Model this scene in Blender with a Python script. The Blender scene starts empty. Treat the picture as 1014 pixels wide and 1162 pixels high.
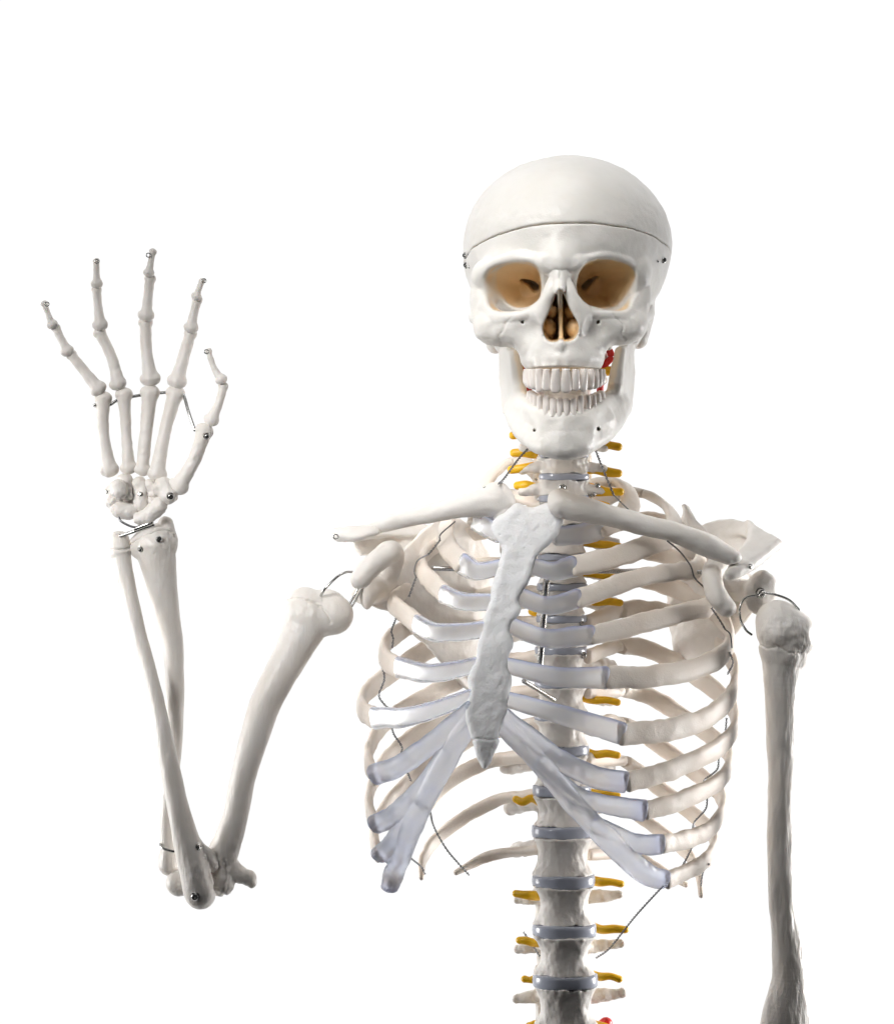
import bpy, math, random
import numpy as np
from mathutils import Vector, Matrix
from mathutils.bvhtree import BVHTree

random.seed(7)
rng = np.random.default_rng(11)
S = 0.00065            # metres per working unit
DP = 2800.0            # camera distance in working units
CX, CY = 507.0, 581.0
C = bpy.context.scene.collection
f32 = np.float32

def P(px, py, d=0.0):
    """a measured point of the skeleton: right, away, up (working units)"""
    f = (DP - d) / DP
    return np.array([(px - CX) * f, -d, -(py - CY) * f], dtype=np.float64)

def PS(pts):
    return np.array([P(*p) for p in pts])

# ------------------------------------------------------------------ materials
def new_mat(name):
    m = bpy.data.materials.new(name)
    m.use_nodes = True
    nt = m.node_tree
    b = nt.nodes['Principled BSDF']
    return m, nt, b

def N(nt, t, **kw):
    n = nt.nodes.new(t)
    for k, v in kw.items():
        setattr(n, k, v)
    return n

def bone_mat(name, col, col2, inner, rough=0.42, bump=0.25, fine=900.0, sss=0.06, pits=0.0, fiber=False):
    m, nt, b = new_mat(name)
    L = nt.links.new
    tc = N(nt, 'ShaderNodeTexCoord')
    n1 = N(nt, 'ShaderNodeTexNoise'); n1.inputs['Scale'].default_value = 28; n1.inputs['Detail'].default_value = 6
    L(tc.outputs['Object'], n1.inputs['Vector'])
    r1 = N(nt, 'ShaderNodeValToRGB')
    r1.color_ramp.elements[0].position = 0.35; r1.color_ramp.elements[1].position = 0.7
    r1.color_ramp.elements[0].color = (*col2, 1); r1.color_ramp.elements[1].color = (*col, 1)
    L(n1.outputs['Fac'], r1.inputs['Fac'])
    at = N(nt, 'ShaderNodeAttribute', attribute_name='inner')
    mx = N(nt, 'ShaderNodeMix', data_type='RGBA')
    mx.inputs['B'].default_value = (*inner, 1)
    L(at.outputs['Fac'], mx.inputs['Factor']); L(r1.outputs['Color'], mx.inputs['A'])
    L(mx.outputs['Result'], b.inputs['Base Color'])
    b.inputs['Roughness'].default_value = rough
    b.inputs['Subsurface Weight'].default_value = sss
    b.inputs['Subsurface Radius'].default_value = (1.0, 0.6, 0.35)
    b.inputs['Subsurface Scale'].default_value = 0.004
    n2 = N(nt, 'ShaderNodeTexNoise'); n2.inputs['Scale'].default_value = fine; n2.inputs['Detail'].default_value = 4
    n3 = N(nt, 'ShaderNodeTexNoise'); n3.inputs['Scale'].default_value = fine * 0.22; n3.inputs['Detail'].default_value = 3
    if fiber:
        mp = N(nt, 'ShaderNodeMapping'); mp.inputs['Scale'].default_value = (1, 1, 0.12)
        L(tc.outputs['Object'], mp.inputs['Vector']); src = mp.outputs['Vector']
    else:
        src = tc.outputs['Object']
    L(src, n2.inputs['Vector']); L(src, n3.inputs['Vector'])
    ad = N(nt, 'ShaderNodeMath', operation='ADD')
    L(n2.outputs['Fac'], ad.inputs[0]); L(n3.outputs['Fac'], ad.inputs[1])
    h = ad.outputs[0]
    if pits > 0:
        vo = N(nt, 'ShaderNodeTexVoronoi'); vo.inputs['Scale'].default_value = fine * 0.45
        L(tc.outputs['Object'], vo.inputs['Vector'])
        pr = N(nt, 'ShaderNodeMapRange'); pr.inputs['From Min'].default_value = 0.05; pr.inputs['From Max'].default_value = 0.30
        L(vo.outputs['Distance'], pr.inputs['Value'])
        nm = N(nt, 'ShaderNodeTexNoise'); nm.inputs['Scale'].default_value = 60
        L(tc.outputs['Object'], nm.inputs['Vector'])
        gate = N(nt, 'ShaderNodeMapRange'); gate.inputs['From Min'].default_value = 0.5; gate.inputs['From Max'].default_value = 0.65
        gate.inputs['To Min'].default_value = 0; gate.inputs['To Max'].default_value = pits
        L(nm.outputs['Fac'], gate.inputs['Value'])
        mu = N(nt, 'ShaderNodeMath', operation='MULTIPLY')
        L(pr.outputs['Result'], mu.inputs[0]); L(gate.outputs['Result'], mu.inputs[1])
        a2 = N(nt, 'ShaderNodeMath', operation='ADD')
        L(h, a2.inputs[0]); L(mu.outputs[0], a2.inputs[1]); h = a2.outputs[0]
    bp = N(nt, 'ShaderNodeBump'); bp.inputs['Strength'].default_value = bump; bp.inputs['Distance'].default_value = 0.0008
    L(h, bp.inputs['Height']); L(bp.outputs['Normal'], b.inputs['Normal'])
    return m

IV = (0.86, 0.83, 0.795); IV2 = (0.81, 0.765, 0.71)
M_skull = bone_mat('skull_plastic', (0.87, 0.845, 0.805), (0.83, 0.80, 0.75), (0.92, 0.70, 0.43), rough=0.38, bump=0.28, pits=0.5)  # inner tan also carries the amber glow of light through the cavity walls
M_bone = bone_mat('ivory_bone_plastic', IV, IV2, (0.62, 0.52, 0.42), rough=0.45, bump=0.25, pits=0.6)
M_long = bone_mat('long_bone_plastic', IV, IV2, (0.62, 0.52, 0.42), rough=0.36, bump=0.5, fiber=True, pits=0.4)
M_rib = bone_mat('rib_plastic', (0.86, 0.795, 0.72), (0.82, 0.725, 0.635), (0.62, 0.52, 0.42), rough=0.45, bump=0.3, pits=0.5)
M_stern = bone_mat('plaster_white_sternum', (0.87, 0.875, 0.885), (0.83, 0.835, 0.845), (0.62, 0.6, 0.58), rough=0.55, bump=0.55, fine=650, pits=1.0)
M_tooth = bone_mat('tooth_enamel', (0.82, 0.77, 0.73), (0.78, 0.72, 0.67), (0.62, 0.5, 0.4), rough=0.28, bump=0.08)

def plastic(name, col, rough, trans=0.0, sss=0.0, coat=0.0):
    m, nt, b = new_mat(name)
    L = nt.links.new
    tc = N(nt, 'ShaderNodeTexCoord')
    n1 = N(nt, 'ShaderNodeTexNoise'); n1.inputs['Scale'].default_value = 120; n1.inputs['Detail'].default_value = 4
    L(tc.outputs['Object'], n1.inputs['Vector'])
    r1 = N(nt, 'ShaderNodeValToRGB')
    r1.color_ramp.elements[0].color = (*[c * 0.86 for c in col], 1); r1.color_ramp.elements[1].color = (*col, 1)
    r1.color_ramp.elements[0].position = 0.3; r1.color_ramp.elements[1].position = 0.7
    L(n1.outputs['Fac'], r1.inputs['Fac']); L(r1.outputs['Color'], b.inputs['Base Color'])
    b.inputs['Roughness'].default_value = rough
    b.inputs['Transmission Weight'].default_value = trans
    b.inputs['Subsurface Weight'].default_value = sss
    b.inputs['Subsurface Radius'].default_value = (1, 0.6, 0.3); b.inputs['Subsurface Scale'].default_value = 0.003
    b.inputs['Coat Weight'].default_value = coat
    bp = N(nt, 'ShaderNodeBump'); bp.inputs['Strength'].default_value = 0.12; bp.inputs['Distance'].default_value = 0.0006
    L(n1.outputs['Fac'], bp.inputs['Height']); L(bp.outputs['Normal'], b.inputs['Normal'])
    return m

M_disc = plastic('grey_blue_disc_rubber', (0.46, 0.49, 0.58), 0.25, coat=0.4)
M_nerve = plastic('yellow_nerve_plastic', (1.0, 0.58, 0.015), 0.35, sss=0.15)
M_red = plastic('red_artery_plastic', (0.75, 0.03, 0.03), 0.35)

def metal(name, col, rough):
    m, nt, b = new_mat(name)
    tc = N(nt, 'ShaderNodeTexCoord'); n1 = N(nt, 'ShaderNodeTexNoise'); n1.inputs['Scale'].default_value = 300
    nt.links.new(tc.outputs['Object'], n1.inputs['Vector'])
    mr = N(nt, 'ShaderNodeMapRange'); mr.inputs['To Min'].default_value = rough * 0.8; mr.inputs['To Max'].default_value = rough * 1.3
    nt.links.new(n1.outputs['Fac'], mr.inputs['Value']); nt.links.new(mr.outputs['Result'], b.inputs['Roughness'])
    b.inputs['Base Color'].default_value = (*col, 1); b.inputs['Metallic'].default_value = 1.0
    return m
M_steel = metal('polished_steel', (0.55, 0.55, 0.54), 0.22)
M_wire = metal('dark_steel_wire', (0.22, 0.22, 0.23), 0.35)
M_dark = plastic('dark_gap', (0.03, 0.022, 0.018), 0.7)

def cart_mat():
    m, nt, b = new_mat('frosted_blue_cartilage')
    L = nt.links.new
    tc = N(nt, 'ShaderNodeTexCoord')
    n1 = N(nt, 'ShaderNodeTexNoise'); n1.inputs['Scale'].default_value = 90; n1.inputs['Detail'].default_value = 4
    L(tc.outputs['Object'], n1.inputs['Vector'])
    at = N(nt, 'ShaderNodeAttribute', attribute_name='blue')
    ad = N(nt, 'ShaderNodeMath', operation='MULTIPLY_ADD'); ad.inputs[1].default_value = 0.5; 
    L(n1.outputs['Fac'], ad.inputs[0])
    sb = N(nt, 'ShaderNodeMath', operation='ADD'); sb.inputs[1].default_value = -0.25
    L(at.outputs['Fac'], sb.inputs[0]); L(sb.outputs[0], ad.inputs[2])
    r = N(nt, 'ShaderNodeValToRGB')
    r.color_ramp.elements[0].position = 0.0; r.color_ramp.elements[0].color = (0.90, 0.92, 0.95, 1)
    r.color_ramp.elements[1].position = 1.0; r.color_ramp.elements[1].color = (0.48, 0.56, 0.93, 1)
    L(ad.outputs[0], r.inputs['Fac']); L(r.outputs['Color'], b.inputs['Base Color'])
    b.inputs['Roughness'].default_value = 0.42
    b.inputs['IOR'].default_value = 1.4
    b.inputs['Transmission Weight'].default_value = 0.88
    b.inputs['Subsurface Weight'].default_value = 0.3
    b.inputs['Subsurface Radius'].default_value = (0.6, 0.7, 1.0); b.inputs['Subsurface Scale'].default_value = 0.006
    bp = N(nt, 'ShaderNodeBump'); bp.inputs['Strength'].default_value = 0.2; bp.inputs['Distance'].default_value = 0.0008
    L(n1.outputs['Fac'], bp.inputs['Height']); L(bp.outputs['Normal'], b.inputs['Normal'])
    return m
M_cart = cart_mat()

# ------------------------------------------------------------------ objects
WL = {}
root = bpy.data.objects.new('skeleton_model', None)
C.objects.link(root)
root_loc = P(640, 1290, 0) * S
root.location = root_loc
root['label'] = 'white plastic anatomical skeleton model with one hand raised and blue translucent rib cartilage'
root['category'] = 'skeleton'
WL[root.name] = np.array(root_loc)

def link_mesh(name, verts, faces, mat, parent, attrs=None, smooth=True, label=None):
    """verts in working units, world frame -> one mesh object with its own origin"""
    verts = np.asarray(verts, dtype=np.float64)
    c = (verts.min(0) + verts.max(0)) / 2
    me = bpy.data.meshes.new(name)
    v = ((verts - c) * S)
    if isinstance(faces, np.ndarray) and faces.ndim == 2:
        nf, k = faces.shape
        me.vertices.add(len(v)); me.vertices.foreach_set('co', v.astype(f32).ravel())
        me.loops.add(nf * k); me.loops.foreach_set('vertex_index', faces.astype(np.int32).ravel())
        me.polygons.add(nf)
        me.polygons.foreach_set('loop_start', np.arange(0, nf * k, k, dtype=np.int32))
        me.update(calc_edges=True); me.validate()
    else:
        me.from_pydata([tuple(x) for x in v], [], [tuple(int(i) for i in f) for f in faces])
    if smooth:
        me.polygons.foreach_set('use_smooth', np.ones(len(me.polygons), dtype=bool))
    if attrs:
        for k, a in attrs.items():
            at = me.attributes.new(k, 'FLOAT', 'POINT'); at.data.foreach_set('value', np.asarray(a, dtype=f32))
    me.update()
    me.materials.append(mat)
    o = bpy.data.objects.new(name, me)
    C.objects.link(o)
    o.parent = parent
    w = c * S
    o.location = w - WL[parent.name]
    WL[o.name] = w
    o['wu'] = 1
    if label:
        o['label'] = label
    return o

# ------------------------------------------------------------------ implicit modelling
class Field:
    def __init__(s, lo, hi, res):
        s.lo = np.array(lo, float); s.res = res
        n = np.ceil((np.array(hi, float) - s.lo) / res).astype(int) + 1
        s.ax = [(s.lo[i] + np.arange(n[i]) * res).astype(f32) for i in range(3)]
        s.n = n
        s.F = np.full(tuple(n), 60.0, f32)
    def sl(s, lo, hi, m):
        out = []
        for i in range(3):
            a = int(max(0, math.floor((lo[i] - m - s.lo[i]) / s.res))); b = int(min(s.n[i], math.ceil((hi[i] + m - s.lo[i]) / s.res) + 1))
            if b <= a: return None
            out.append(slice(a, b))
        X = s.ax[0][out[0]][:, None, None]; Y = s.ax[1][out[1]][None, :, None]; Z = s.ax[2][out[2]][None, None, :]
        return tuple(out), X, Y, Z
    def add(s, prim, k=3.0):
        lo, hi, fn = prim
        r = s.sl(lo, hi, k + 4)
        if r is None: return
        q, X, Y, Z = r
        g = fn(X, Y, Z).astype(f32); a = s.F[q]
        if k > 0:
            h = np.maximum(k - np.abs(a - g), 0); s.F[q] = np.minimum(a, g) - h * h * (0.25 / k)
        else:
            s.F[q] = np.minimum(a, g)
    def cut(s, prim, k=2.0):
        lo, hi, fn = prim
        r = s.sl(lo, hi, k + 2)
        if r is None: return
        q, X, Y, Z = r
        g = -fn(X, Y, Z).astype(f32); a = s.F[q]
        if k > 0:
            h = np.maximum(k - np.abs(a - g), 0); s.F[q] = np.maximum(a, g) + h * h * (0.25 / k)
        else:
            s.F[q] = np.maximum(a, g)
    def near(s, w=5.0):
        idx = np.nonzero(np.abs(s.F) < w)
        pts = np.stack([s.ax[0][idx[0]], s.ax[1][idx[1]], s.ax[2][idx[2]]], 1)
        return idx, pts
    def blur(s, n):
        for ax in range(3):
            pad = [(0, 0)] * 3; pad[ax] = (n + 1, n)
            c = np.cumsum(np.pad(s.F, pad, mode='edge'), axis=ax, dtype=np.float64)
            a = [slice(None)] * 3; b = [slice(None)] * 3
            a[ax] = slice(2 * n + 1, None); b[ax] = slice(0, -(2 * n + 1))
            s.F = ((c[tuple(a)] - c[tuple(b)]) / (2 * n + 1)).astype(f32)
    def noise(s, amp, scale, seed=0, octv=2, stretch=(1, 1, 1)):
        idx, pts = s.near()
        v = 0; a = amp; sc = scale
        for o in range(octv):
            v = v + a * (vnoise(pts / np.array(stretch) / sc, seed + o) * 2 - 1); a *= 0.5; sc *= 0.47
        s.F[idx] += v.astype(f32)
    def bumpfn(s, fn):
        idx, pts = s.near()
        s.F[idx] += fn(pts).astype(f32)
    def sample(s, F, pts):
        g = (pts - s.lo) / s.res
        i = np.clip(np.round(g).astype(int), 0, s.n - 1)
        return F[i[:, 0], i[:, 1], i[:, 2]]
    def mesh(s, smooth=2):
        F = s.F
        F[0] = np.maximum(F[0], 1); F[-1] = np.maximum(F[-1], 1); F[:, 0] = np.maximum(F[:, 0], 1); F[:, -1] = np.maximum(F[:, -1], 1)
        F[:, :, 0] = np.maximum(F[:, :, 0], 1); F[:, :, -1] = np.maximum(F[:, :, -1], 1)
        I = F < 0
        cnt = np.zeros(tuple(np.array(F.shape) - 1), np.uint8)
        for dx in (0, 1):
            for dy in (0, 1):
                for dz in (0, 1):
                    cnt += I[dx:F.shape[0] - 1 + dx, dy:F.shape[1] - 1 + dy, dz:F.shape[2] - 1 + dz]
        cells = np.nonzero((cnt > 0) & (cnt < 8))
        nc = len(cells[0])
        vid = np.full(cnt.shape, -1, np.int32); vid[cells] = np.arange(nc)
        base = np.stack(cells, 1)
        corner = {}
        for c in [(a, b, d) for a in (0, 1) for b in (0, 1) for d in (0, 1)]:
            corner[c] = F[cells[0] + c[0], cells[1] + c[1], cells[2] + c[2]]
        acc = np.zeros((nc, 3)); num = np.zeros(nc)
        cs = list(corner)
        for a in cs:
            for ax in range(3):
                if a[ax] == 0:
                    b = list(a); b[ax] = 1; b = tuple(b)
                    fa, fb = corner[a], corner[b]
                    m = (fa < 0) != (fb < 0)
                    t = np.where(m, fa / np.where(m, fa - fb, 1), 0)
                    p = np.repeat(np.array(a, float)[None], nc, 0); p[:, ax] = t
                    acc += p * m[:, None]; num += m
        V = s.lo + (base + acc / num[:, None]) * s.res
        quads = []
        for ax in range(3):
            o1, o2 = [(1, 2), (2, 0), (0, 1)][ax]
            sa = [slice(None)] * 3; sb = [slice(None)] * 3
            sa[ax] = slice(0, -1); sb[ax] = slice(1, None)
            A = I[tuple(sa)]; B = I[tuple(sb)]
            e = np.stack(np.nonzero(A != B), 1)
            flip = A[tuple(e.T)]
            def cell(d1, d2):
                q = e.copy(); q[:, o1] -= d1; q[:, o2] -= d2
                return vid[q[:, 0], q[:, 1], q[:, 2]]
            q = np.stack([cell(1, 1), cell(0, 1), cell(0, 0), cell(1, 0)], 1)
            q[~flip] = q[~flip][:, ::-1]
            quads.append(q)
        Q = np.concatenate(quads)
        Q = Q[(Q >= 0).all(1)]
        E = np.concatenate([Q[:, [0, 1]], Q[:, [1, 2]], Q[:, [2, 3]], Q[:, [3, 0]]])
        src = np.concatenate([E[:, 0], E[:, 1]]); dst = np.concatenate([E[:, 1], E[:, 0]])
        deg = np.bincount(src, minlength=nc).clip(1)
        for it in range(smooth):
            for lam in (0.55, -0.5) if it % 2 == 0 else (0.5, -0.48):
                nb = np.stack([np.bincount(src, V[dst, k], minlength=nc) for k in range(3)], 1) / deg[:, None]
                V = V + lam * (nb - V)
        return V, Q

NR = np.array(Matrix.Rotation(0.83, 3, Vector((0.48, 0.62, 0.62)).normalized()))
def vnoise(p, seed=0):
    n = 32
    tab = np.random.default_rng(seed + 100).random((n, n, n))
    p = p @ NR + 0.37 * seed
    i = np.floor(p).astype(int); f = p - i; f = f * f * f * (f * (f * 6 - 15) + 10)
    i0 = i % n; i1 = (i + 1) % n
    def g(a, b, c): return tab[a, b, c]
    x0, y0, z0 = i0.T; x1, y1, z1 = i1.T
    fx, fy, fz = f.T
    c00 = g(x0, y0, z0) * (1 - fx) + g(x1, y0, z0) * fx; c10 = g(x0, y1, z0) * (1 - fx) + g(x1, y1, z0) * fx
    c01 = g(x0, y0, z1) * (1 - fx) + g(x1, y0, z1) * fx; c11 = g(x0, y1, z1) * (1 - fx) + g(x1, y1, z1) * fx
    return (c00 * (1 - fy) + c10 * fy) * (1 - fz) + (c01 * (1 - fy) + c11 * fy) * fz

def rotm(rx=0, ry=0, rz=0):
    return np.array(Matrix.Rotation(math.radians(rz), 3, 'Z') @ Matrix.Rotation(math.radians(ry), 3, 'Y') @ Matrix.Rotation(math.radians(rx), 3, 'X'))

def ell(c, r, rot=None):
    c = np.asarray(c, float); r = np.asarray(r, float)
    R = np.eye(3) if rot is None else rotm(*rot)
    m = r.max() if rot is not None else r
    def fn(X, Y, Z):
        dx, dy, dz = X - c[0], Y - c[1], Z - c[2]
        q = [(dx * R[0, i] + dy * R[1, i] + dz * R[2, i]) for i in range(3)]
        k0 = np.sqrt((q[0] / r[0]) ** 2 + (q[1] / r[1]) ** 2 + (q[2] / r[2]) ** 2) + 1e-6
        k1 = np.sqrt((q[0] / r[0] ** 2) ** 2 + (q[1] / r[1] ** 2) ** 2 + (q[2] / r[2] ** 2) ** 2) + 1e-6
        return k0 * (k0 - 1) / k1
    return c - m, c + m, fn

def cap(a, b, ra, rb, nrm=None, flat=1.0):
    """tapered capsule; with nrm it is flattened along nrm by the factor flat (<1 = thinner)"""
    a = np.asarray(a, float); b = np.asarray(b, float); ba = b - a; L2 = max((ba * ba).sum(), 1e-9)
    r = max(ra, rb)
    if nrm is not None:
        nrm = np.asarray(nrm, float); nrm = nrm / np.linalg.norm(nrm)
    def fn(X, Y, Z):
        px, py, pz = X - a[0], Y - a[1], Z - a[2]
        t = np.clip((px * ba[0] + py * ba[1] + pz * ba[2]) / L2, 0, 1)
        qx, qy, qz = px - t * ba[0], py - t * ba[1], pz - t * ba[2]
        rr = ra + t * (rb - ra)
        d2 = qx * qx + qy * qy + qz * qz
        if nrm is not None:
            h = qx * nrm[0] + qy * nrm[1] + qz * nrm[2]
            k = np.sqrt(np.maximum(d2 + h * h * (1 / flat ** 2 - 1), 0)) / rr
            return (k - 1) * rr * np.where(d2 > 1e-6, np.sqrt(d2 / np.maximum(d2 + h * h * (1 / flat ** 2 - 1), 1e-6)), 1).clip(flat, 1)
        return np.sqrt(d2) - rr
    return np.minimum(a, b) - r, np.maximum(a, b) + r, fn

def poly2(U, V, pts):
    pts = np.asarray(pts, float); n = len(pts)
    d = np.full(np.broadcast(U, V).shape, 1e9, f32); s = np.ones(d.shape, f32)
    for i in range(n):
        a = pts[i]; b = pts[i - 1]
        ex, ey = b - a
        wx, wy = U - a[0], V - a[1]
        t = np.clip((wx * ex + wy * ey) / (ex * ex + ey * ey + 1e-9), 0, 1)
        bx, by = wx - ex * t, wy - ey * t
        d = np.minimum(d, bx * bx + by * by)
        c1 = V >= a[1]; c2 = V < b[1]; c3 = ex * wy > ey * wx
        fl = (c1 & c2 & c3) | (~c1 & ~c2 & ~c3)
        s = np.where(fl, -s, s)
    return s * np.sqrt(d)

def cr_closed(pts, n=6):
    pts = np.asarray(pts, float); m = len(pts); out = []
    for i in range(m):
        p0, p1, p2, p3 = pts[i - 1], pts[i], pts[(i + 1) % m], pts[(i + 2) % m]
        for k in range(n):
            t = k / n
            out.append(0.5 * ((2 * p1) + (-p0 + p2) * t + (2 * p0 - 5 * p1 + 4 * p2 - p3) * t * t + (-p0 + 3 * p1 - 3 * p2 + p3) * t ** 3))
    return np.array(out)

def plate(P3, th, rnd=2.0, bow=0.0):
    """flat polygon plate through the 3-D outline points, half thickness th"""
    P3 = np.asarray(P3, float); c = P3.mean(0)
    u, s_, vt = np.linalg.svd(P3 - c)
    e1, e2, n = vt
    q = np.stack([(P3 - c) @ e1, (P3 - c) @ e2], 1)
    R = np.abs(q).max()
    def fn(X, Y, Z):
        dx, dy, dz = X - c[0], Y - c[1], Z - c[2]
        U = dx * e1[0] + dy * e1[1] + dz * e1[2]; V = dx * e2[0] + dy * e2[1] + dz * e2[2]
        H = dx * n[0] + dy * n[1] + dz * n[2]
        if bow: H = H - bow * (1 - (U / R) ** 2 - (V / R) ** 2)
        a = poly2(U, V, q) + rnd; b = np.abs(H) - th + rnd
        return np.minimum(np.maximum(a, b), 0) + np.sqrt(np.maximum(a, 0) ** 2 + np.maximum(b, 0) ** 2) - rnd
    return P3.min(0) - th - abs(bow), P3.max(0) + th + abs(bow), fn

def cone_cut(outline, d0, apex, d1, s1, pw=1.0):
    """hole: front outline (px,py) at depth d0 tapering to scale s1 round the apex (px,py) at depth d1"""
    pts = np.array([P(a, b, d0) for a, b in outline])[:, [0, 2]]
    c0 = pts.mean(0); ap = P(apex[0], apex[1], d1); c1 = np.array([ap[0], ap[2]])
    y0, y1 = -d0, -d1
    q = pts - c0
    lo = np.array([min(pts[:, 0].min(), c1[0] - 12), y0 - 40, min(pts[:, 1].min(), c1[1] - 12)])
    hi = np.array([max(pts[:, 0].max(), c1[0] + 12), y1, max(pts[:, 1].max(), c1[1] + 12)])
    def fn(X, Y, Z):
        t = (Y - y0) / (y1 - y0)
        tt = np.clip(t, -0.5, 1)
        s = 1 + np.maximum(tt, 0) ** pw * (s1 - 1)
        s = np.where(tt < 0, 1.0, s)
        tc = np.clip(t, 0, 1)
        U = (X - (c0[0] + tc * (c1[0] - c0[0]))) / s; V = (Z - (c0[1] + tc * (c1[1] - c0[1]))) / s
        return np.maximum(poly2(U, V, q) * s, (Y - y1))
    return lo, hi, fn

def spline(pts, n=14):
    pts = np.asarray(pts, float); m = len(pts)
    ex = np.vstack([2 * pts[0] - pts[1], pts, 2 * pts[-1] - pts[-2]])
    out = []
    for i in range(m - 1):
        p0, p1, p2, p3 = ex[i:i + 4]
        for k in range(n):
            t = k / n
            out.append(0.5 * ((2 * p1) + (-p0 + p2) * t + (2 * p0 - 5 * p1 + 4 * p2 - p3) * t * t + (-p0 + 3 * p1 - 3 * p2 + p3) * t ** 3))
    out.append(pts[-1])
    return np.array(out)

def chain(F, pts, radii, k=4.0, nrm=None, flat=1.0, n=8):
    """a spline of tapered capsules; pts (px,py,d)"""
    W = spline(np.column_stack([PS(pts), radii]), n)
    for i in range(len(W) - 1):
        F.add(cap(W[i, :3], W[i + 1, :3], max(W[i, 3], .5), max(W[i + 1, 3], .5), nrm, flat), 0 if i else k)

def bounds(pts, m):
    W = PS(pts)
    return W.min(0) - m, W.max(0) + m

# ------------------------------------------------------------------ swept shapes
def sweep(pts, hh, tt, normal_fn, ex=2.0, seg=20, n=12, closed_caps=True, jitter=0.0, seed=0):
    """pts Nx3 working units; half height hh, half thickness tt per control point; normal_fn(p)->approx normal"""
    N_ = len(pts)
    W = spline(np.column_stack([pts, hh, tt]), n)
    ctr, h, t = W[:, :3], W[:, 3], W[:, 4]
    T = np.gradient(ctr, axis=0); T /= np.linalg.norm(T, axis=1)[:, None]
    verts = []; vv = []
    ang = np.linspace(0, 2 * np.pi, seg, endpoint=False)
    ca, sa = np.cos(ang), np.sin(ang)
    sx = np.sign(ca) * np.abs(ca) ** (2 / ex); sy = np.sign(sa) * np.abs(sa) ** (2 / ex)
    m = len(ctr)
    rows = []
    def ring(c, nn, bb, ht, tk):
        return c + np.outer(sx * tk, nn) + np.outer(sy * ht, bb)
    frames = []
    for i in range(m):
        nn = np.asarray(normal_fn(ctr[i], i / (m - 1)), float)
        nn = nn - T[i] * (nn @ T[i]); nn /= np.linalg.norm(nn)
        bb = np.cross(T[i], nn)
        if bb[2] < 0: bb = -bb
        frames.append((nn, bb))
    # rounded ends
    def endcap(i, sgn):
        out = []
        for a in (0.3, 0.62, 0.88):
            r = math.sqrt(1 - a * a)
            out.append(ring(ctr[i] + sgn * T[i] * a * min(h[i], t[i]) , frames[i][0], frames[i][1], h[i] - (1 - r) * min(h[i], t[i]), t[i] * r))
        return out
    e0 = endcap(0, -1)[::-1]; e1 = endcap(m - 1, 1)
    rows += e0
    for i in range(m):
        rows.append(ring(ctr[i], frames[i][0], frames[i][1], h[i], t[i]))
    rows += e1
    V = np.concatenate(rows)
    R = len(rows)
    if jitter:
        c_rep = np.repeat(np.vstack([np.repeat(ctr[:1], 3, 0), ctr, np.repeat(ctr[-1:], 3, 0)]), seg, 0)
        V = V + (V - c_rep) * ((vnoise(V / 14.0, seed) - 0.5) * jitter + (vnoise(V / 5.0, seed + 3) - 0.5) * jitter * 0.5)[:, None]
    F = []
    for i in range(R - 1):
        for j in range(seg):
            a = i * seg + j; b = i * seg + (j + 1) % seg
            F.append((a, b, b + seg, a + seg))
    V = np.vstack([V, rows[0].mean(0), rows[-1].mean(0)])
    k = R * seg
    for j in range(seg):
        F.append((k, (j + 1) % seg, j)); F.append((k + 1, (R - 1) * seg + j, (R - 1) * seg + (j + 1) % seg))
    u = np.concatenate([np.repeat(np.linspace(0, 1, R), seg), [0, 1]])
    v = np.concatenate([np.tile(sy, R), [0, 0]])
    return V, F, u, v

def tube(pts, r, seg=10, n=8):
    pts = np.asarray(pts, float)
    rr = np.full(len(pts), r) if np.isscalar(r) else np.asarray(r, float)
    return sweep(pts, rr, rr, lambda p, u: (0.13, -1.0, 0.21), 2.0, seg, n)[:2]

def merge(parts):
    V = []; F = []; o = 0
    for v, f in parts:
        V.append(np.asarray(v)); F += [tuple(i + o for i in q) for q in f]; o += len(v)
    return np.vstack(V), F

def twisted(pts, r=0.75, hr=0.75, pitch=8.0, step=1.6):
    W = spline(np.asarray(pts, float), 20)
    seg = np.linalg.norm(np.diff(W, axis=0), axis=1); s = np.concatenate([[0], np.cumsum(seg)])
    m = max(6, int(s[-1] / step))
    q = np.linspace(0, s[-1], m)
    ctr = np.stack([np.interp(q, s, W[:, k]) for k in range(3)], 1)
    T = np.gradient(ctr, axis=0); T /= np.linalg.norm(T, axis=1)[:, None]
    a = np.cross(T, (0.1, 1, 0.2)); a /= np.linalg.norm(a, axis=1)[:, None]; b = np.cross(T, a)
    parts = []
    for ph in (0, math.pi):
        th = q / pitch * 2 * math.pi + ph
        parts.append(tube(ctr + hr * (np.cos(th)[:, None] * a + np.sin(th)[:, None] * b), r, 6, 1))
    return merge(parts)

# ------------------------------------------------------------------ surface lookup and screws
def bvh(o):
    me = o.data; w = WL[o.name] / S
    n = len(me.vertices); co = np.empty(n * 3, f32); me.vertices.foreach_get('co', co)
    co = co.reshape(-1, 3) / S + w
    return BVHTree.FromPolygons([tuple(x) for x in co], [tuple(p.vertices) for p in me.polygons])
_bv = {}
def hit(o, px, py):
    if o.name not in _bv: _bv[o.name] = bvh(o)
    tgt = P(px, py, 0); org = np.array([0, -DP, 0]); d = tgt - org; d /= np.linalg.norm(d)
    loc, nor, i, dist = _bv[o.name].ray_cast(Vector(org), Vector(d))
    if loc is None:
        loc, nor, i, dist = _bv[o.name].find_nearest(Vector(tgt))
    loc = np.array(loc); nor = np.array(nor)
    if nor @ d > 0: nor = -nor
    return loc, nor

def frame(nor):
    nor = nor / np.linalg.norm(nor)
    a = np.cross(nor, (0.3, 0.1, 1)); a /= np.linalg.norm(a); b = np.cross(nor, a)
    return a, b, nor

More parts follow.
